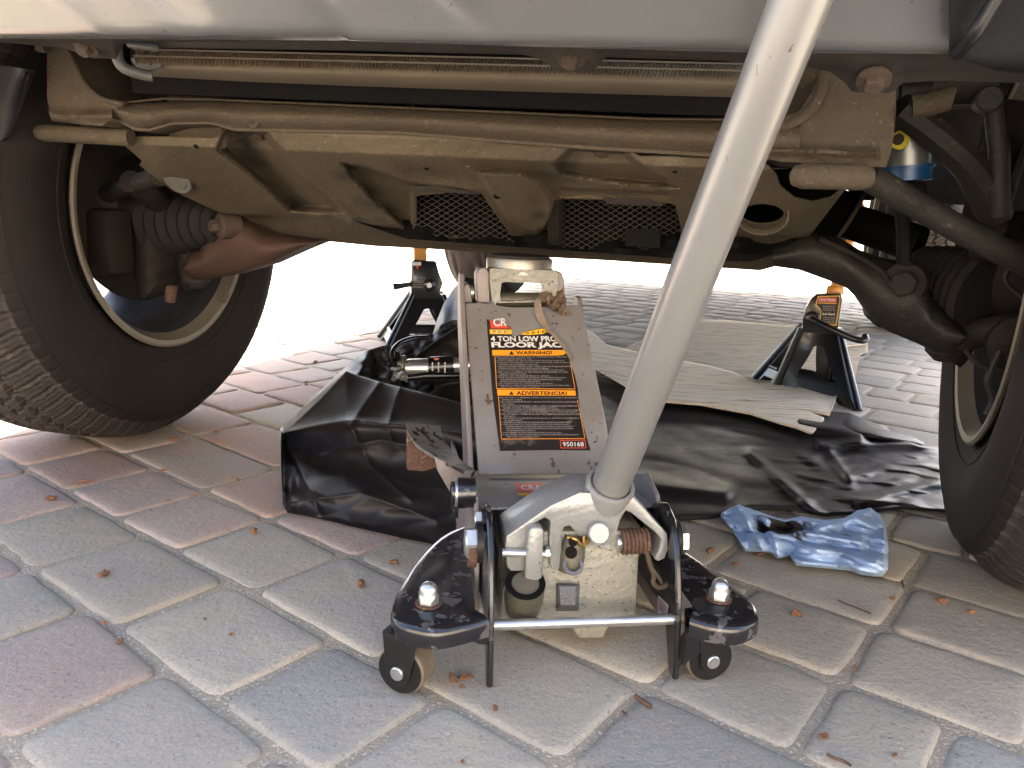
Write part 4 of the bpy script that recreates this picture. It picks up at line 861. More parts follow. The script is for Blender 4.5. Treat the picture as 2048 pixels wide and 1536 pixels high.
# lift arm: two cheeks and the label plate
TL,TR,BL,BR=L(-.069,.40,.312),L(.094,.40,.312),L(-.067,.20,.137),L(.104,.20,.137)
lp=plane(TL,TR,BL,.0)
n_=np.cross(TR-TL,BL-TL); n_/=np.linalg.norm(n_); n_=n_*np.sign(n_@(CAM-TL))
pp=[(930,612),(933,606),(960,605),(990,609),(1020,614),(1060,615),(1100,612),(1125,610),(1158,609),(1164,614),(1180,690),(1213,850),(1226,946),(957,947)]
mb=MB(); Q=[lp(x,y) for x,y in pp]; mb.prism(Q,-n_*.0035); plate=mb.build('arm_top_plate',MT['plate'],jack,bevel=.0008,smooth=0)
cheek=[(.46,.330),(.44,.352),(.42,.350),(.398,.316),(.195,.140),(.19,.09),(.24,.09),(.44,.28)]
for s0 in (-.079,.090):
    mb=MB(); mb.prism([L(s0,t,z-(.030 if s0>0 else 0)) for t,z in cheek],JS*.006); mb.build('lift_arm_cheek',MT['plateside'],jack,bevel=.001)
for pts,t in (([(926,575),(932,568),(938,568),(942,578),(945,606),(927,606)],.42),([(952,550),(958,537),(972,535),(978,545),(981,606),(955,606)],.415),([(1108,560),(1115,545),(1124,545),(1128,560),(1132,610),(1110,610)],.415)):
    mb=MB(); mb.prism([J(x,y,t) for x,y in pts],JF*.035); mb.build('saddle_link',MT['plateside'],jack,bevel=.0015)
mb=MB(); mb.rev(J(944,585,.43),-JF*.2-JS,[(0,.010),(.004,.010),(.004,0)],18); mb.build('link_pin',MT['zinc'],jack)
# saddle yoke with window
yk_t=[(982,540),(1115,541)]; 
mb=MB(); relief(mb,[(980,540),(984,537),(1110,541),(1116,546)],[(980,560),(984,606),(1110,604),(1116,570)],46,22,lambda x,y,s,t:J(x,y,.402+.0001*(y-540)+.004*nz(x*.02,y*.02)*.3),thick=JF*.03,holes=[[(1003,566),(1012,564),(1080,567),(1090,572),(1091,583),(1082,600),(1002,603),(1000,590)]])
mb.build('saddle_yoke',MT['cast'],jack,smooth=40)
mb=MB(); mb.tube([J(990,600,.43),J(1108,600,.43)],.0105,20); mb.build('yoke_pin',MT['castdark'],jack)
mb=MB(); c=J(1038,545,.450); mb.rev(c,UP,[(-.004,.030),(0,.0475),(.018,.0475),(.021,.046),(.021,.020)],48); mb.build('saddle',MT['saddle'],jack,smooth=30)
mb=MB(); mb.rev(c+UP*.016,UP,[(0,.044),(.009,.043),(.010,.0)],36); mb.build('saddle_pad',MT['dark'],jack)
# front axle of the jack
mb=MB(); mb.tube([L(-.10,.62,.035),L(.13,.62,.035)],.008,12)
for s in (-.10,.13): mb.rev(L(s,.62,.035),JS,[(-.02,.0),(-.02,.033),(.02,.033),(.02,0)],28)
mb.build('front_roller',MT['blackplain'],jack)
# ---- warning label, torn at the top
lp1=plane(TL,TR,BL,.0007); lp2=plane(TL,TR,BL,.0011); lp3=plane(TL,TR,BL,.0014)
mb=MB(); out=[(973,638),(979,640),(1008,648),(1021,654),(1023,660),(1020,665),(1024,668),(1024,673),(1037,671),(1052,662),(1084,656),(1092,655),(1105,672),(1121,690),(1133,706),(1138,716),(1143,733),(1150,752),(1155,775),(1158,800),(1160,825),(1166,850),(1181,901),(1098,900),(1000,902),(985,790)]
bmx=bmesh.new(); vv=[bmx.verts.new((x,y,0)) for x,y in out]; bmx.faces.new(vv); bmesh.ops.triangulate(bmx,faces=bmx.faces[:]); bmx.verts.index_update()
mb.add([lp1(v.co.x,v.co.y) for v in bmx.verts],[tuple(v.index for v in f.verts) for f in bmx.faces]); bmx.free()
lab=mb.build('warning_label',MT['labelblack'],plate,smooth=0)
def patch(poly,nm,m,f=lp2): return quadpatch(poly,f,nm,MT[m],jack)
tear=[((1084,656),(21,-18)),((1121,690),(16,-12.5)),((1138,716),(17,-7))]
mb=MB(); mb.add([lp2(*p) for p in ((979,640),(1008,649),(1021,656),(1022,657),(982,657))],[(0,1,2,3,4)]); mb.build('logo_block',MT['lred'],jack,smooth=0)
mb=MB(); text_on('CR',[(986,636),(1013,636),(1014,652),(987,653)],lp3,mb=mb,bold=.03,clips=[((979,642),(-.29,-.96))]); 
text_on('PRO',[(985,661.5),(1018,661.5),(1018,666),(986,666)],lp3,mb=mb); mb.build('logo_lettering',MT['lwhite'],jack,smooth=0)
mb=MB(); mb.add([lp2(*p) for p in ((979,659),(1023,659),(1024,668),(1023,668.5),(980,668))],[(0,1,2,3,4)]); mb.add([lp2(*p) for p in ((1040,669),(1052,663),(1084,657),(1092,658),(1098,664),(1085,668),(1060,670))],[(0,1,2,3,4,5,6)]); mb.build('yellow_strip',MT['lyellow'],jack,smooth=0)
mb=MB(); text_on('P R O',[(986,661),(1018,661),(1018,666),(986,666)],lp3,mb=mb,bold=.02); mb.build('black_lettering',MT['lblack'],jack,smooth=0); mb=MB(); text_on('S S I O',[(1051,664),(1096,660),(1096,665.5),(1052,668)],lp3,mb=mb,bold=.02); mb.build('black_lettering',MT['lblack'],jack,smooth=0)
mb=MB(); text_on('4 TON LOW PROFILE',[(981,672),(1142,672),(1144,683),(982,683)],lp3,mb=mb,bold=.035,clips=[((1098,665),(.76,-.65)),((1121,690),(.78,-.62))])
text_on('FLOOR JACK',[(982,684),(1144,684),(1145,698),(984,698)],lp3,mb=mb,bold=.045,clips=[((1121,690),(.80,-.60))])
mb.build('title_lettering',MT['lwhite'],jack,smooth=0)
patch([(984,700),(1133,700),(1133,706),(1126,710),(1115,711),(985,711)],'orange_bar','lorange'); patch([(994,779),(1151,781),(1152,791),(995,791)],'orange_bar','lorange')
mb=MB(); text_on('WARNING!',[(1031,702),(1104,702),(1104,709),(1032,709)],lp3,mb=mb,bold=.03); mb.add([lp3(1023,701.5),lp3(1028,709),lp3(1018,709)],[(0,1,2)]); mb.build('black_lettering',MT['lblack'],jack,smooth=0); mb=MB(); text_on('ADVERTENCIA!',[(1032,782),(1134,783),(1134,790),(1033,790)],lp3,mb=mb,bold=.03)
for x,y in ((1023,782),): mb.add([lp3(x,y),lp3(x+5,y+7.5),lp3(x-5,y+7.5)],[(0,1,2)])
mb.build('black_lettering',MT['lblack'],jack,smooth=0)
W1=['1. READ, STUDY, AND UNDERSTAND ALL WARNINGS AND OPERATING','     INSTRUCTIONS PRIOR TO USE.','2. DO NOT OVERLOAD THIS JACK BEYOND THE RATED CAPACITY.','3. THIS JACK IS DESIGNED FOR USE ONLY ON HARD LEVEL SURFACES','     CAPABLE OF SUSTAINING THE LOAD.','4. THIS IS A LIFTING DEVICE ONLY. THE LOAD MUST BE SUPPORTED','     IMMEDIATELY BY OTHER APPROPRIATE MEANS.','5. DO NOT MOVE OR DOLLY THE VEHICLE WHILE ON THE JACK.','6. LIFT ONLY ON AREAS OF THE VEHICLE AS SPECIFIED BY THE','     VEHICLE MANUFACTURER.','7. CENTER LOAD ON SADDLE PRIOR TO LIFTING.','8. SOME VEHICLES REQUIRE AN ADAPTER TO PROPERLY ENGAGE','     THE FRAME FOR LIFTING. SEE VEHICLE MANUFACTURERS','     INSTRUCTIONS ON PROPER LIFTING.','9. NO ALTERATIONS TO THE JACK SHALL BE MADE.','10. FAILURE TO HEED THESE WARNINGS MAY RESULT IN PERSONAL','     INJURY AND/OR PROPERTY DAMAGE.']
W2=['1. LEA, ESTUDIE Y COMPRENDA TODAS LAS INSTRUCCIONES Y ADVERTENCIAS','     ANTES DE USARSE.','2. NO SOBRECARGUE ESTE GATO HIDRAULICO MAS ALLA DE SU CAPACIDAD','     DE CARGA.','3. ESTE GATO ESTA DISENADO PARA USARSE SOLAMENTE EN SUPERFICIES','     PLANAS Y DURAS CAPACES DE SOPORTAR LA CARGA.','4. ESTE ES UN APARATO DE LEVANTAMIENTO SOLAMENTE. LA CARGA DEBE','     DE SER INMEDIATAMENTE SOPORTADA POR OTRO EQUIPO PERTINENTE.','5. NO SE MUEVA O TAMBALEE EL VEHICULO MIENTRAS SE ENCUENTRE ARRIBA','     DEL GATO.','6. LEVANTESE SOLO EN AREAS DE EL VEHICULO QUE HAYA ESPECIFICADO','     EL FABRICANTE.','7. CENTRE LA CARGA EN LA PLATAFORMA ANTES DE LEVANTARSE.','8. ALGUNOS VEHICULOS REQUIEREN UN ADAPTADOR PARA PODER','     ENGANCHAR PROPIAMENTE EL ARMAZON PARA EL LEVANTAMIENTO.','     USE LAS INSTRUCCIONES PROVEIDAS POR EL FABRICANTE PARA','     UN LEVANTAMIENTO PROPIO.','9. NO DEBERA HACERSE NINGUNA ALTERACION AL GATO.','10. NO HACER CASO A ESTAS INDICACIONES PODRA RESULTAR EN DANO','     PERSONAL Y/O DEL PRODUCTO.']
def lines(WL,x0,y0,x1,y1,wd,clips=()):
    mb=MB()
    for k,s in enumerate(WL):
        f=k/(len(WL)-1); y=y0+(y1-y0)*f; x=x0+(x1-x0)*f; ind=8*(s.startswith('  ')); s2=s.strip(); ww=wd*len(s2)/64
        text_on(s2,[(x+ind,y),(x+ind+ww,y+.3),(x+ind+ww,y+2.9),(x+ind,y+2.6)],lp3,mb=mb,bold=.0,res=0,clips=clips)
    mb.build('small_print',MT['lgrey'],jack,smooth=0)
lines(W1,988,712.5,994,773,164,[((1140,722),(.96,-.25))]); lines(W2,996,794,1006,872,160)
mb=MB()
for a,b in (((990,713),(993,777)),((993,777),(1150,778)),((1150,778),(1141,725)),((997,793),(1003,878)),((1003,878),(1170,877)),((1170,877),(1155,800))): mb.tube([lp2(*a),lp2(*b)],.0004,4)
mb.build('border_line',MT['lorange'],jack,smooth=0)
mb=MB()
for a,b in (((1121,881),(1170,880)),((1170,880),(1172,896)),((1172,896),(1122,896)),((1122,896),(1121,881))): mb.tube([lp2(*a),lp2(*b)],.0006,4)
mb.build('red_frame',MT['lred'],jack,smooth=0)
text_on('950168',[(1125,884),(1167,883.5),(1168,893),(1126,893)],lp3,m=MT['lwhite'],parent=jack,name='part_number',bold=.01)
# peeled strip of label
mb=MB(); rail=[(1098,668),(1075,645),(1066,625),(1070,612),(1084,596),(1100,592)]; rail2=[(1104,668),(1092,650),(1080,632),(1078,618),(1092,606),(1112,610)]
A_=[lp(x,y)+n_*h_ for (x,y),h_ in zip(rail,(.001,.004,.012,.018,.014,.008))]; B_=[lp(x,y)+n_*h_ for (x,y),h_ in zip(rail2,(.002,.006,.016,.022,.010,.004))]
A_=smoothcurve(A_,4);B_=smoothcurve(B_,4); mb.add(A_+B_,[(i,i+1,len(A_)+i+1,len(A_)+i) for i in range(len(A_)-1)])
tr_=[(1098,664),(1110,680),(1121,692),(1134,710),(1140,722)]; tr2=[(1104,666),(1115,679),(1127,692),(1138,709),(1143,722)]
A2=[lp2(x,y)+n_*.0006 for x,y in tr_];B2=[lp2(x,y)+n_*.004 for x,y in tr2]; mb.add(A2+B2,[(i,i+1,5+i+1,5+i) for i in range(4)])
mb.build('peeled_label_strip',MT['peel'],jack)
mb=MB(); relief(mb,[(1084,596),(1102,590),(1124,582),(1131,600)],[(1084,612),(1100,626),(1118,633),(1131,634)],14,12,lambda x,y,s,t:lp(x,y)+n_*(.010+.006*nz(x*.12,y*.12)+.004*math.sin(x*.35+y*.2)-.006*s)); mb.add([lp(x,y)+n_*h_ for x,y,h_ in ((1120,612,.006),(1144,632,.003),(1128,635,.002),(1112,630,.003))],[(0,1,2,3)])
mb.build('crumpled_label_scrap',MT['peel'],jack)
# sticker on the right plate
stp=lambda x,y:(lambda d:CAM+d*(((L(.1055,0,0)-CAM)@JS)/(d@JS)))(ray(x,y)); stp2=lambda x,y:(lambda d:CAM+d*(((L(.1052,0,0)-CAM)@JS)/(d@JS)))(ray(x,y))
st=quadpatch([(1316,1190),(1337,1210),(1334,1248),(1317,1222)],stp,'small_sticker',MT['sticker'],jack)
mb=MB()
for k in range(7): mb.tube([stp2(1318.5,1196+k*3.6),stp2(1334-k*.2,1211.5+k*4.4)],.00025,4)
mb.build('sticker_print',MT['lblack'],st)
# side decal seen on edge
dp=lambda x,y:(lambda d:CAM+d*(((L(-.0831,0,0)-CAM)@JS)/(d@JS)))(ray(x,y))
text_on('CRAFTSMAN',[(911,1026),(925,1026),(924,1062),(913,1060)],dp,m=MT['sticker'],parent=jack,name='side_decal',bold=.02)
# ------------------------------------------------------------------ jack stands
def stand(name,T,B,label,m,hd0,hd1,hz0,hz1,face):
    st=thing(name,(sum(b[0] for b in B)/4,sum(b[1] for b in B)/4,0),label,'jack stand','jack stands under the car')
    for i in range(4):
        j=(i+1)%4; a,b,c,d=T[i],T[j],B[j],B[i]
        n=np.cross(b-a,d-a); n/=np.linalg.norm(n)
        lerp=lambda u,v:(a*(1-u)+b*u)*(1-v)+(d*(1-u)+c*u)*v
        # face with a rounded triangular window and a low arch
        def g(s_,t_): return lerp(s_,t_)
        mb=MB(); nu,nv=22,30; X=[]
        tri=[(.5-.10,.26),(.5,.235),(.5+.10,.26),(.78,.70),(.74,.745),(.26,.745),(.22,.70)]
        arch=[(.22,1.01),(.27,.91),(.73,.91),(.78,1.01)]
        relief(mb,[(0,0),(1000,0)],[(0,1000),(1000,1000)],nu,nv,lambda x,y,s,t:g(x/1000,y/1000),thick=n*.003,holes=[[(p[0]*1000,p[1]*1000) for p in tri],[(p[0]*1000,p[1]*1000) for p in arch]])
        mb.build('leg_panel',m,st,smooth=40)
        mb=MB(); mb.tube([a,d],[.008,.011],10); mb.build('leg_edge',m,st)
        mb=MB(); mb.tube([g(.24,.742),g(.76,.742)],.006,8); mb.build('window_lip',m,st)
    return st
# right stand
B=[H(1552,772,.012),H(1716,822,.0),H(1690,742,.0),H(1506,760,.015)]
e=B[1]-B[0]; B[2]=B[1]+np.array([.0,.20,0]); B[3]=H(1510,756,.01)
HC=D(1643,645,1.985); a1=np.array([.93,-.36,0]); a1/=np.linalg.norm(a1); a2=np.array([-a1[1],a1[0],0])
T=[HC-a1*.046-a2*.0-UP*.018,HC+a1*.044-UP*.018,HC+a1*.044+a2*.07-UP*.018,HC-a1*.046+a2*.07-UP*.018]
rs=stand('jack_stand',T,B,'right black jack stand with a label, standing on the cardboard beside the right front wheel',MT['standblack'],0,0,0,0,0)
mb=MB(); hp=[(1607,665),(1605,640),(1612,615),(1622,598),(1632,590),(1682,588),(1685,600),(1676,660),(1660,668)]
FA=lambda x,y,o=0.:(lambda d:CAM+d*(((HC-a2*(.006+o)-CAM)@a2)/(d@a2)))(ray(x,y))
mb.prism([FA(x,y) for x,y in hp],a2*.06); mb.build('head',MT['standblack'],rs,bevel=.003,segs=2)
fa1=lambda x,y:FA(x,y,.0005); fa2=lambda x,y:FA(x,y,.0009); fa3=lambda x,y:FA(x,y,.0013)
sl=quadpatch([(1636,592),(1680,591),(1681,600),(1673,652),(1638,650),(1641,620),(1630,610)],fa1,'stand_label',MT['lyellow'],rs)
quadpatch([(1638,594),(1678,593),(1679,600),(1671,648),(1641,647),(1643,620),(1633,609)],fa2,'label_field',MT['lblack'],sl)
quadpatch([(1637,595),(1673,595),(1673,605),(1636,604)],fa3,'label_red',MT['lred'],sl)
quadpatch([(1636,605),(1673,606),(1673,608),(1636,607)],fa3,'label_strip',MT['lyellow'],sl)
fa4=lambda x,y:FA(x,y,.0018)
mb=MB(); text_on('CRAFTSMAN',[(1639,597),(1671,597.5),(1671,603),(1638,602.5)],fa4,mb=mb,bold=.02)
text_on('Jack Stand',[(1645,625),(1670,626),(1669,632),(1644,631)],fa4,mb=mb,bold=.03)
for y,s in ((611,'Rated Capacity per Pair'),(615,'4 Tons / 8,000 lbs.'),(619,'Working Load'),(634,'Capacidad'),(638,'nominal por par'),(642,'4 toneladas')): text_on(s,[(1646,y),(1670,y+.5),(1669.5,y+3),(1645.5,y+2.5)],fa4,mb=mb,res=0)
mb.build('label_lettering',MT['lwhite'],rs,smooth=0)
mb=MB(); mb.prism([D(x,y,2.0) for x,y in ((1652,590),(1656,573),(1688,573),(1688,590))],CR*.025); mb.build('ratchet_column',MT['orange'],rs,bevel=.002)
mb=MB(); mb.tube([D(1672,580,2.02),D(1706,440,2.03)],.016,10); mb.prism([D(x,y,2.02) for x,y in ((1690,470),(1672,420),(1700,404),(1730,407),(1727,420),(1712,432),(1706,455),(1714,472))],CR*.04); mb.build('saddle_top',MT['orange'],rs,bevel=.003)
c=FA(1624,638,.004); mb=MB(); mb.rev(c,-a2,[(-.004,.020),(.004,.020),(.006,.017),(.006,0)],26); mb.build('pivot_boss',MT['standblack'],rs)
mb=MB(); q=[FA(1620,638,.014),FA(1632,643,.018),FA(1660,657,.03),FA(1700,675,.035),FA(1722,681,.035),FA(1731,679,.03),FA(1730,672,.02)]; mb.tube(smoothcurve(q,5),.0082,14); mb.build('release_lever',MT['standblack'],rs)
# left stand
HC2=D(855,590,2.46); b1=np.array([.97,.24,0]); b1/=np.linalg.norm(b1); b2=np.array([-b1[1],b1[0],0])
B=[HC2-b1*.135-b2*.09,HC2+b1*.12-b2*.09,HC2+b1*.12+b2*.17,HC2-b1*.135+b2*.17]
for b in B: b[2]=0
T=[HC2-b1*.046-b2*0,HC2+b1*.05,HC2+b1*.05+b2*.06,HC2-b1*.046+b2*.06]
ls=stand('jack_stand',T,B,'left black jack stand behind the crumpled black plastic, its small handle pointing left','' or MT['standblack'],0,0,0,0,0)
FB=lambda x,y,o=0.:(lambda d:CAM+d*(((HC2-b2*(.006+o)-CAM)@b2)/(d@b2)))(ray(x,y))
mb=MB(); mb.prism([FB(x,y) for x,y in ((824,524),(828,520),(872,523),(878,545),(886,566),(880,585),(884,604),(822,602))],b2*.06); mb.build('head',MT['standblack'],ls,bevel=.003,segs=2)
mb=MB(); mb.prism([FB(x,y,-.02) for x,y in ((829,522),(827,470),(852,470),(854,500),(852,505),(854,510),(853,523))],b2*.025); mb.build('ratchet_column',MT['orange'],ls,bevel=.001)
c=FB(858,570,.004); mb=MB(); mb.rev(c,-b2,[(-.004,.020),(.003,.020),(.006,.016),(.006,.0)],24); mb.build('pivot_boss',MT['standblack'],ls)
mb=MB(); mb.rev(c-b2*.007,-b2,[(0,.009),(.003,.008),(.003,0)],18); mb.build('pivot_pin',MT['zinc'],ls)
mb=MB(); mb.tube([FB(824,568),FB(800,572),FB(786,573)],[.007,.0085,.011],12); mb.build('release_lever',MT['standblack'],ls)
fb1=lambda x,y:FB(x,y,.0006); fb2=lambda x,y:FB(x,y,.0012)
quadpatch([(825,524),(842,524),(842,531),(825,531)],fb1,'white_tag',MT['lwhite'],ls); quadpatch([(831,532),(839,532),(835,539)],fb1,'red_arrow',MT['lred'],ls)
quadpatch([(821,561),(847,562),(847,576),(821,575)],fb1,'small_label',MT['lgrey'],ls); 
sl=quadpatch([(822,562),(846,563),(846,575),(822,574)],fb2,'small_label_field',MT['lblack'],ls)
fb3=lambda x,y:FB(x,y,.0018); mb=MB()
for y,s in ((563.5,'Rated Capacity'),(567.5,'4 Tons / 8,000 lbs.'),(571,'per pair')): text_on(s,[(824,y),(844,y+.5),(844,y+2.8),(824,y+2.3)],fb3,mb=mb,res=0)
mb.build('label_lettering',MT['lwhite'],ls,smooth=0)
# ------------------------------------------------------------------ black plastic
bagL=thing('black_plastic_bag',H(720,900,0),'crumpled black plastic bag bunched up left of the jack with a tool inside','plastic bag')
def lerpd(top,bot,amp,fr,seed,z0=0.):
    def f(x,y,s,t):
        kt=interp(top,x); kb=interp(bot,x); tt=t
        k=kt+(kb-kt)*tt
        wv=amp*(nz(x*fr,y*fr*1.3,seed)+.5*nz(x*fr*2.3,y*fr*2.3,seed+4)+.8*(abs(nz(x*fr*1.2+y*fr*.5,y*fr*.8-x*fr*.2,seed+9))-.2))
        return D(x,y,k+wv)
    return f
dg_=lambda x,y:float(((H(x,y,.004)-CAM)@M.T)[2]) if False else float((M@(H(x,y,.004)-CAM))[2])
ft=[(560,856),(575,842),(600,820),(645,782),(692,742),(720,752),(760,764),(800,774),(850,786),(900,800),(940,812),(1000,820)]
fbm=[(560,872),(561,890),(563,950),(566,1012),(575,1026),(600,1030),(650,1040),(700,1053),(760,1066),(820,1080),(885,1092),(1000,1105)]
def frontd(x,y,s,t):
    kb=dg_(x,interp(fbm,x)); kt=1.46-.0005*(x-560)
    tm=.0
    if x<566: kb=dg_(566,1012)
    f=t**.8; k=kt*(1-f)+kb*f
    cre=interp([(560,868),(640,850),(700,842),(760,848),(880,856),(1000,880)],x)   # crease running right from the corner
    k-= .034*math.exp(-abs(y-cre)/13.)
    for q in (((692,744),(640,800),(572,862),.014,9),((760,764),(700,850),(690,850),.012,9),((568,880),(606,950),(640,1028),.016,8),((800,776),(775,850),(790,900),.010,9),((640,905),(760,880),(890,905),.012,9),((585,1005),(720,985),(870,1040),.014,9),((700,850),(740,930),(820,1000),.012,8)):
        k-= q[3]*max(segx(x,y,*q[0],*q[1],q[4]),segx(x,y,*q[1],*q[2],q[4]))*(1 if y<900 else .7)
    k+= .030*g2(x,y,760,930,150,34,.05)-.02*g2(x,y,700,985,170,25,.12)+.025*g2(x,y,660,900,40,50)
    k+= .006*nz(x*.008,y*.012,2)+.006*nz(x*.05,y*.03,5)*sstep(640,560,x)+.010*abs(nz(x*.06+y*.02,y*.035,7))*sstep(660,565,x)*sstep(880,960,y)
    k+= .012*nz(x*.004+y*.010,y*.012-x*.004,4)+.010*abs(nz(x*.006+y*.02,y*.01-x*.012,14))*sstep(870,930,y)
    k=min(k,dg_(x,y)-.004 if y>880 else 9)
    return D(x,y,k)
mb=MB(); relief(mb,ft,fbm,150,110,frontd,thick=JF*.0015); mb.build('front_fold',MT['bag'],bagL,smooth=180)
bt=[(688,746),(700,728),(722,706),(740,697),(765,690),(779,688),(782,694),(800,694)]
mb=MB(); relief(mb,[(600,820),(650,772),(700,725),(736,700),(765,692),(779,689),(783,700),(800,705)],[(600,825),(650,785),(692,745),(736,756),(765,766),(779,770),(783,772),(800,777)],50,30,lambda x,y,s,t:D(x,y,1.60-.10*t-.035*g2(x,y,725,725,16,30,.3)+.03*g2(x,y,755,735,12,30)+.012*nz(x*.05,y*.05,3)+.01*nz(x*.11,y*.08,6)),thick=JF*.0015); mb.build('rear_fold',MT['bag'],bagL,smooth=180)
mb=MB(); relief(mb,[(775,700),(800,680),(830,668),(866,668),(880,650),(905,640),(940,640)],[(775,775),(830,785),(940,815)],40,30,lambda x,y,s,t:D(x,y,1.78-.12*t+.03*nz(x*.03,y*.03,3)+.012*nz(x*.09,y*.09,6)),thick=JF*.0015); mb.build('inner_fold',MT['bag'],bagL,smooth=180)
mb=MB(); relief(mb,[(862,680),(874,640),(888,606),(905,580),(922,560),(932,553),(945,557),(975,566)],[(862,684),(880,672),(905,668),(940,644),(975,625)],50,34,lambda x,y,s,t:D(x,y,1.95-.16*t-.05*g2(x,y,930,570,20,50)+.03*g2(x,y,905,630,20,36)+.012*nz(x*.04,y*.04,8)),thick=JF*.0015); mb.build('upright_fold',MT['bag'],bagL,smooth=180)
mb=MB(); relief(mb,[(815,728),(840,705),(880,675),(930,645),(975,625)],[(815,732),(860,742),(900,750),(975,760)],40,24,lambda x,y,s,t:D(x,y,1.62-.04*math.exp(-(t/.12)**2)+.03*t+.01*nz(x*.04,y*.04,8)),thick=JF*.0015); mb.build('inner_fold',MT['bag'],bagL,smooth=180)
mb=MB(); relief(mb,[(860,785),(890,768),(940,762),(1000,762)],[(860,789),(900,803),(940,815),(1000,825)],30,12,lambda x,y,s,t:D(x,y,1.47-.02*math.exp(-(t/.2)**2)+.03*t),thick=JF*.0015); mb.build('inner_fold',MT['bag'],bagL,smooth=180)
# right hand sheet
def lay(name,top,bot,hf,m,parent,nx=120,ny=50,th=.001,**k):
    mb=MB(); relief(mb,top,bot,nx,ny,lambda x,y,s,t:H(x,y,hf(x,y,s,t)),thick=-UP*th,**k); return mb.build(name,m,parent,smooth=180)
sheetR=thing('black_plastic_sheet',H(1550,960,0),'flat wrinkled black plastic sheet on the pavers between the jack and the right front wheel','plastic sheet')
st_=[(1060,760),(1180,742),(1300,790),(1420,800),(1600,815),(1640,820),(1700,826),(1760,850),(1800,872),(1840,888),(1990,905)]
sb_=[(1060,1000),(1180,1030),(1260,1045),(1340,1042),(1430,1036),(1500,1018),(1580,1020),(1650,1032),(1720,1026),(1800,1018),(1870,1022),(1990,1030)]
def shh(x,y,s,t):
    wx,wy=H(x,y)[:2]
    h_=.005+.008*max(0,nz(wx*3,wy*4,2))+.0035*abs(nz(wx*7+wy*3,wy*8,5))
    if x>1480: h_+=.008*max(0,nz(wx*22,wy*30,7))*sstep(1480,1650,x)*sstep(880,930,y)
    h_+=.006*seg(x,y,1500,905,1640,1030,9)+.010*seg(x,y,1640,888,1880,886,10)+.006*seg(x,y,1720,1005,1880,965,10)+.004*seg(x,y,1660,905,1700,960,8)
    h_+=.018*seg(x,y,1600,842,1720,868,18)+.02*seg(x,y,1240,905,1480,880,26)*0+.008*seg(x,y,1250,960,1450,985,16)
    e=min((t)/.04,(1-t)/.03,1); return max(.002,h_*max(e,.15))+.0015
lay('sheet_fold',st_,sb_,shh,MT['bag'],sheetR,190,80)
lay('sheet_fold',[(1640,842),(1700,835),(1760,856),(1830,876),(1850,886)],[(1640,880),(1700,888),(1760,890),(1830,892),(1850,892)],lambda x,y,s,t:.012+.02*math.sin(math.pi*s)*math.sin(math.pi*min(t*1.2,1)),MT['bag'],sheetR,40,16)
# ------------------------------------------------------------------ cardboard
cb=mat('cardboard',(.58,.46,.31),.9,0,(.46,.36,.24),3,1,.25,90,(.24,.17,.10),20,.54,.06,stretch=(.5,6,1,.25))
cb2=mat('pale_cardboard',(.78,.65,.47),.9,0,(.62,.50,.35),5,1,.25,90,(.30,.22,.14),20,.55,.06,stretch=(.5,6,1,.5))
def board(top,bot,z,m,label,tilt=None,th=.004):
    c=H((top[0][0]+top[-1][0])/2,(top[0][1]+bot[-1][1])/2,0)
    mb=MB(); relief(mb,top,bot,70,22,lambda x,y,s,t:H(x,y,z+(tilt(x,y,s,t) if tilt else 0)),thick=-UP*th)
    o=mb.build('cardboard_sheet',m,None,smooth=180,origin=c); 
    return tag(o,label,'cardboard','cardboard sheets under the car')
board([(1215,712),(1300,672),(1375,637),(1450,640),(1600,652),(1705,672),(1736,669)],[(1215,716),(1300,745),(1450,765),(1560,772),(1600,774),(1660,785),(1700,790),(1722,705)],.007,cb,'large brown cardboard sheet under the right jack stand, its far edge near the pavers',lambda x,y,s,t:.003+.0012*math.sin(x*.011))
board([(1668,667),(1700,672),(1733,668)],[(1668,690),(1690,692),(1728,688)],.016,cb2,'small torn cardboard flap showing beside the right stand lever')
board([(1168,653),(1190,668),(1215,690),(1300,709),(1420,731),(1470,745),(1512,767),(1560,765),(1620,776),(1674,786)],[(1168,728),(1190,735),(1300,800),(1400,808),(1540,812),(1600,818),(1660,829),(1674,790)],.017,cb2,'pale cardboard strip with a bent edge, lying between the jack and the right stand',lambda x,y,s,t:.010*sstep(1300,1170,x)+.008*t+.0012*math.sin(x*.012))
board([(1262,782),(1400,790),(1500,795),(1560,800),(1648,835)],[(1262,790),(1400,808),(1500,826),(1560,845),(1590,853),(1624,866),(1648,838)],.020,cb2,'front cardboard strip ending in a ragged point above the black plastic',lambda x,y,s,t:.004+.0015*math.sin(x*.012))
# ------------------------------------------------------------------ tool in the bag
gg=thing('grease_gun',D(850,760,1.5),'grease gun with black barrel and silver head lying in the black plastic bag','tool')
K_=1.505
mb=MB(); mb.tube([D(812,737,K_),D(820,737,K_),D(858,736,K_),D(860,736,K_)],[.0165,.0185,.0185,.017],26); mb.build('knurled_head',MT['zinc'],gg,smooth=30)
mb=MB(); mb.tube([D(859,735,K_),D(908,732,K_)],.0205,28); br=mb.build('barrel',MT['hose'],gg,smooth=30)
mb=MB(); mb.tube([D(907,732,K_),D(960,730,K_)],.0172,28); mb.build('barrel_tube',MT['zinc'],gg,smooth=30)
mb=MB()
for x,n_k in ((865,3),(877,4),(890,4)):
    for k in range(n_k): mb.box(D(x,727+k*6,K_-.0212+.0006*abs(k-1.5)**2),np.array([1.,0,0]),.0012,UP,.0022,np.array([0,1.,0]),.0006)
mb.build('barrel_print',MT['lwhite'],br,smooth=0)
mb=MB(); mb.box(D(873,718,K_-.016),np.array([1.,0,0]),.004,UP,.0015,np.array([0,1.,0]),.002); mb.build('red_print',MT['lred'],br,smooth=0)
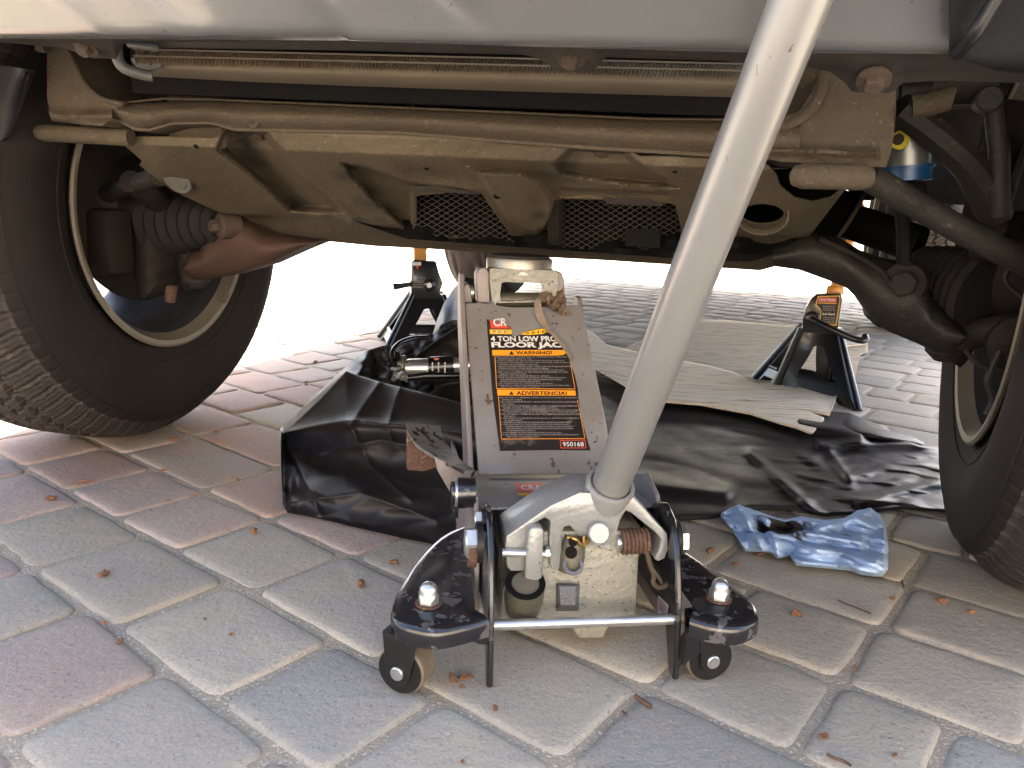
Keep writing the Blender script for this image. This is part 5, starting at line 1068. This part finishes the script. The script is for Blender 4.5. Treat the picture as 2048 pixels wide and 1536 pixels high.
mb=MB(); mb.tube([D(795,728,K_-.01),D(818,728,K_-.01)],.006,12); mb.rev(D(808,732,K_),np.array([1.,0,0]),[(-.004,.010),(-.004,.020),(.002,.021),(.004,.012)],22); mb.build('pump_head',MT['castdark'],gg)
mb=MB()
for p,q,r2 in (((783,738),(800,736),.004),((790,750),(802,742),.008),((797,748),(806,758),.007),((786,760),(795,748),.006),((805,748),(815,762),.006)): mb.tube([D(*p,K_-.02),D((p[0]+q[0])/2,(p[1]+q[1])/2,K_-.024),D(*q,K_-.02)],[r2*.7,r2,r2*.7],10)
mb.build('coupler',MT['zinc'],gg)
mb=MB(); mb.tube(smoothcurve([D(797,742,K_-.02),D(786,722,K_-.01),D(786,702,K_),D(800,686,K_+.03),D(825,677,K_+.06),D(855,675,K_+.08)]),.0050,10); mb.build('hose',MT['hose'],gg)
mb=MB(); mb.tube([D(812,757,K_-.02),D(850,752,K_-.02),D(930,751,K_-.01)],[.006,.008,.008],10); mb.build('lever',MT['hose'],gg)
# ------------------------------------------------------------------ shop towel
tw=mat('blue_shop_towel',(.33,.46,.68),.95,0,(.42,.54,.72),40,1,.5,300,spec=.1)
stain_shade_spot(tw,tuple(H(1562,1066,.02)),.042,(.025,.022,.022)); stain_shade_spot(tw,tuple(H(1690,1083,.02)),.010,(.06,.05,.05))
ttp=[(1441,1027),(1458,1016),(1478,1008),(1500,1016),(1535,1030),(1570,1040),(1600,1032),(1650,1040),(1690,1036),(1715,1020),(1740,1014),(1760,1030),(1770,1048),(1778,1100)]
tbt=[(1441,1030),(1466,1062),(1490,1101),(1540,1104),(1556,1116),(1580,1110),(1592,1130),(1660,1136),(1700,1140),(1720,1148),(1750,1152),(1764,1152),(1776,1138),(1778,1104)]
def twh(x,y,s,t):
    wx,wy=H(x,y)[:2]
    h_=.014+.026*abs(nz(wx*13,wy*13,1))+.012*abs(nz(wx*34+wy*10,wy*26,4))+.002*nz(wx*80,wy*80,6)
    h_+=.016*seg(x,y,1478,1010,1530,1104,9)+.012*seg(x,y,1530,1030,1560,1112,10)+.014*seg(x,y,1600,1092,1750,1120,12)+.012*seg(x,y,1640,1060,1740,1020,10)+.012*seg(x,y,1590,1060,1720,1084,8)
    e=min(t/.08,(1-t)/.07,s/.02,(1-s)/.03,1); return .003+h_*max(min(e,1),.12)
mb=MB(); c=H(1610,1085,0); relief(mb,ttp,tbt,150,70,lambda x,y,s,t:H(x,y,twh(x,y,s,t)),thick=-UP*.0015)
o=mb.build('shop_towel',tw,None,smooth=180,origin=c)
tag(o,'crumpled light blue shop towel with a black grease stain, in front of the right wheel','towel')
# ------------------------------------------------------------------ bark chips and twigs
chips=[(100,1001,14,'pale brown bark chip on the far left paver corner'),(208,1152,17,'orange brown bark chip in the middle of the pinkish left paver'),(206,1250,12,'torn bark chip in the sandy joint at the left, lower of two close together'),(240,1284,14,'dark flat bark chip beside the joint at lower left'),(506,1067,11,'round dark brown bark crumb on the plum paver below the plastic bag'),(722,1175,13,'round brown bark crumb left of the jack wing'),(788,1127,14,'rusty bark chip just behind the left jack wing'),(463,1271,8,'small tan bark crumb in the joint left of the jack caster'),(410,1239,8,'tiny bark crumb at the joint crossing, left'),(167,964,13,'long bark sliver on the second joint at the left edge'),(348,883,15,'dark red bark chip in the joint under the left tyre'),(327,942,9,'small bark crumb on the joint below the left tyre'),(475,962,9,'dark bark crumb near the bag edge on the reddish paver'),(385,992,9,'thin bark flake in the joint left of the bag'),(335,1003,9,'thin reddish bark flake left of the flake by the bag'),(905,1362,22,'reddish bark chip, left one of the heap in front of the left caster'),(930,1358,20,'brown bark chip, right one of the heap in front of the left caster'),(924,1376,11,'small bark bit at the front of the heap by the left caster'),(990,1419,12,'oval bark chip alone in front of the jack'),(1340,1328,13,'bark chip wedged beside the right caster'),(1419,1106,14,'flat round bark chip behind the right cap nut'),(1474,1130,14,'upright pointed bark chip right of the right cap nut'),(1525,1109,12,'narrow bark sliver at the front edge of the blue towel'),(1592,1232,16,'square brown bark chip on the grey paver right of the jack'),(1646,1473,17,'split orange bark chip near the bottom right'),(1710,1336,11,'rounded greenish brown chip at the paver corner on the right'),(1884,1206,16,'purple brown chip at the paver corner below the right wheel'),(1940,1226,12,'rusty chip just right of the purple brown one'),(2013,1172,13,'pale brown chip at the right edge of the photo'),(1784,1199,9,'small dark crumb in the joint between right pavers'),(1850,1107,8,'tiny chip on the paver by the right tyre'),(1790,1513,10,'dark crumb at the bottom edge on the right'),(1400,1508,0,''),(925,1524,9,'tan crumb at the bottom centre edge'),(432,865,8,'dark crumb just right of the left tyre foot'),(612,765,7,'little twig scrap beside the plastic bag'),(631,727,8,'brown scrap on the pale paver beyond the bag'),(613,771,8,'dark scrap with legs on the paver beside the bag')]
rc=random.Random(21)
for x,y,w_,lb in chips:
    if not w_: continue
    c=H(x,y,.001); k=float((M@(c-CAM))[2]); sz=1.75*w_*k/FPX
    bm=bmesh.new()
    a=rc.uniform(0,3.1); el=1.0; fl=rc.uniform(.45,.8); hh=rc.uniform(.3,.55)
    if 'sliver' in lb or 'thin' in lb or 'long' in lb: fl=.28; hh=.22; el=1.7; a=rc.uniform(-.3,.3)+.5*(x<1024)
    if 'round' in lb and 'crumb' in lb: fl=.95; hh=.8
    for q in range(22):
        v=Vector((rc.gauss(0,1),rc.gauss(0,1),rc.gauss(0,1))).normalized()*rc.uniform(.55,1.15); px_,py_=v.x*.5*sz*el,v.y*.5*sz*fl
        bm.verts.new((px_*math.cos(a)-py_*math.sin(a),px_*math.sin(a)+py_*math.cos(a),(v.z*.5+.42)*sz*hh))
    r_=bmesh.ops.convex_hull(bm,input=bm.verts[:]); 
    bmesh.ops.delete(bm,geom=[v for v in bm.verts if not v.link_faces],context='VERTS')
    bmesh.ops.subdivide_edges(bm,edges=bm.edges[:],cuts=1,use_grid_fill=True)
    for v in bm.verts: v.co+=Vector((nz(v.co.x*300+x,v.co.y*300,v.co.z*300),nz(v.co.y*300,v.co.z*300+x,1),nz(v.co.z*300,v.co.x*300,x)))*sz*.09; v.co.z=max(v.co.z,0)
    me=bpy.data.meshes.new('bark_chip'); bm.to_mesh(me); bm.free(); me.materials.append(MT['wood']); o=bpy.data.objects.new('bark_chip',me); C.objects.link(o); o.location=c.tolist()
    tag(o,lb,'bark chip','bark chips scattered on the pavers')
twigs=[([(1676,1200),(1690,1207),(1708,1213),(1722,1219),(1742,1227)],.0009,'thin curved twig in the joint right of the jack'),([(1654,1508),(1668,1516),(1685,1521),(1702,1531)],.0013,'reddish twig near the bottom edge'),([(1270,1392),(1284,1402),(1302,1413)],.0024,'dark twig piece pointing at the joint, below the right caster'),([(1804,1160),(1806,1170),(1807,1176)],.0012,'short upright twig in the right joint'),([(1244,1422),(1254,1430)],.0012,'tiny twig stub below the dark twig piece'),([(140,882),(143,868),(155,858)],.0008,'hair thin curved stem by the left tyre')]
for P_,r2,lb in twigs:
    c=H(*P_[0],.003); mb=MB(); mb.tube(smoothcurve([H(x,y,.003) for x,y in P_],3),r2,6)
    o=mb.build('twig',MT['twig'],None,origin=c); 
    tag(o,lb,'twig','twigs on the pavers')
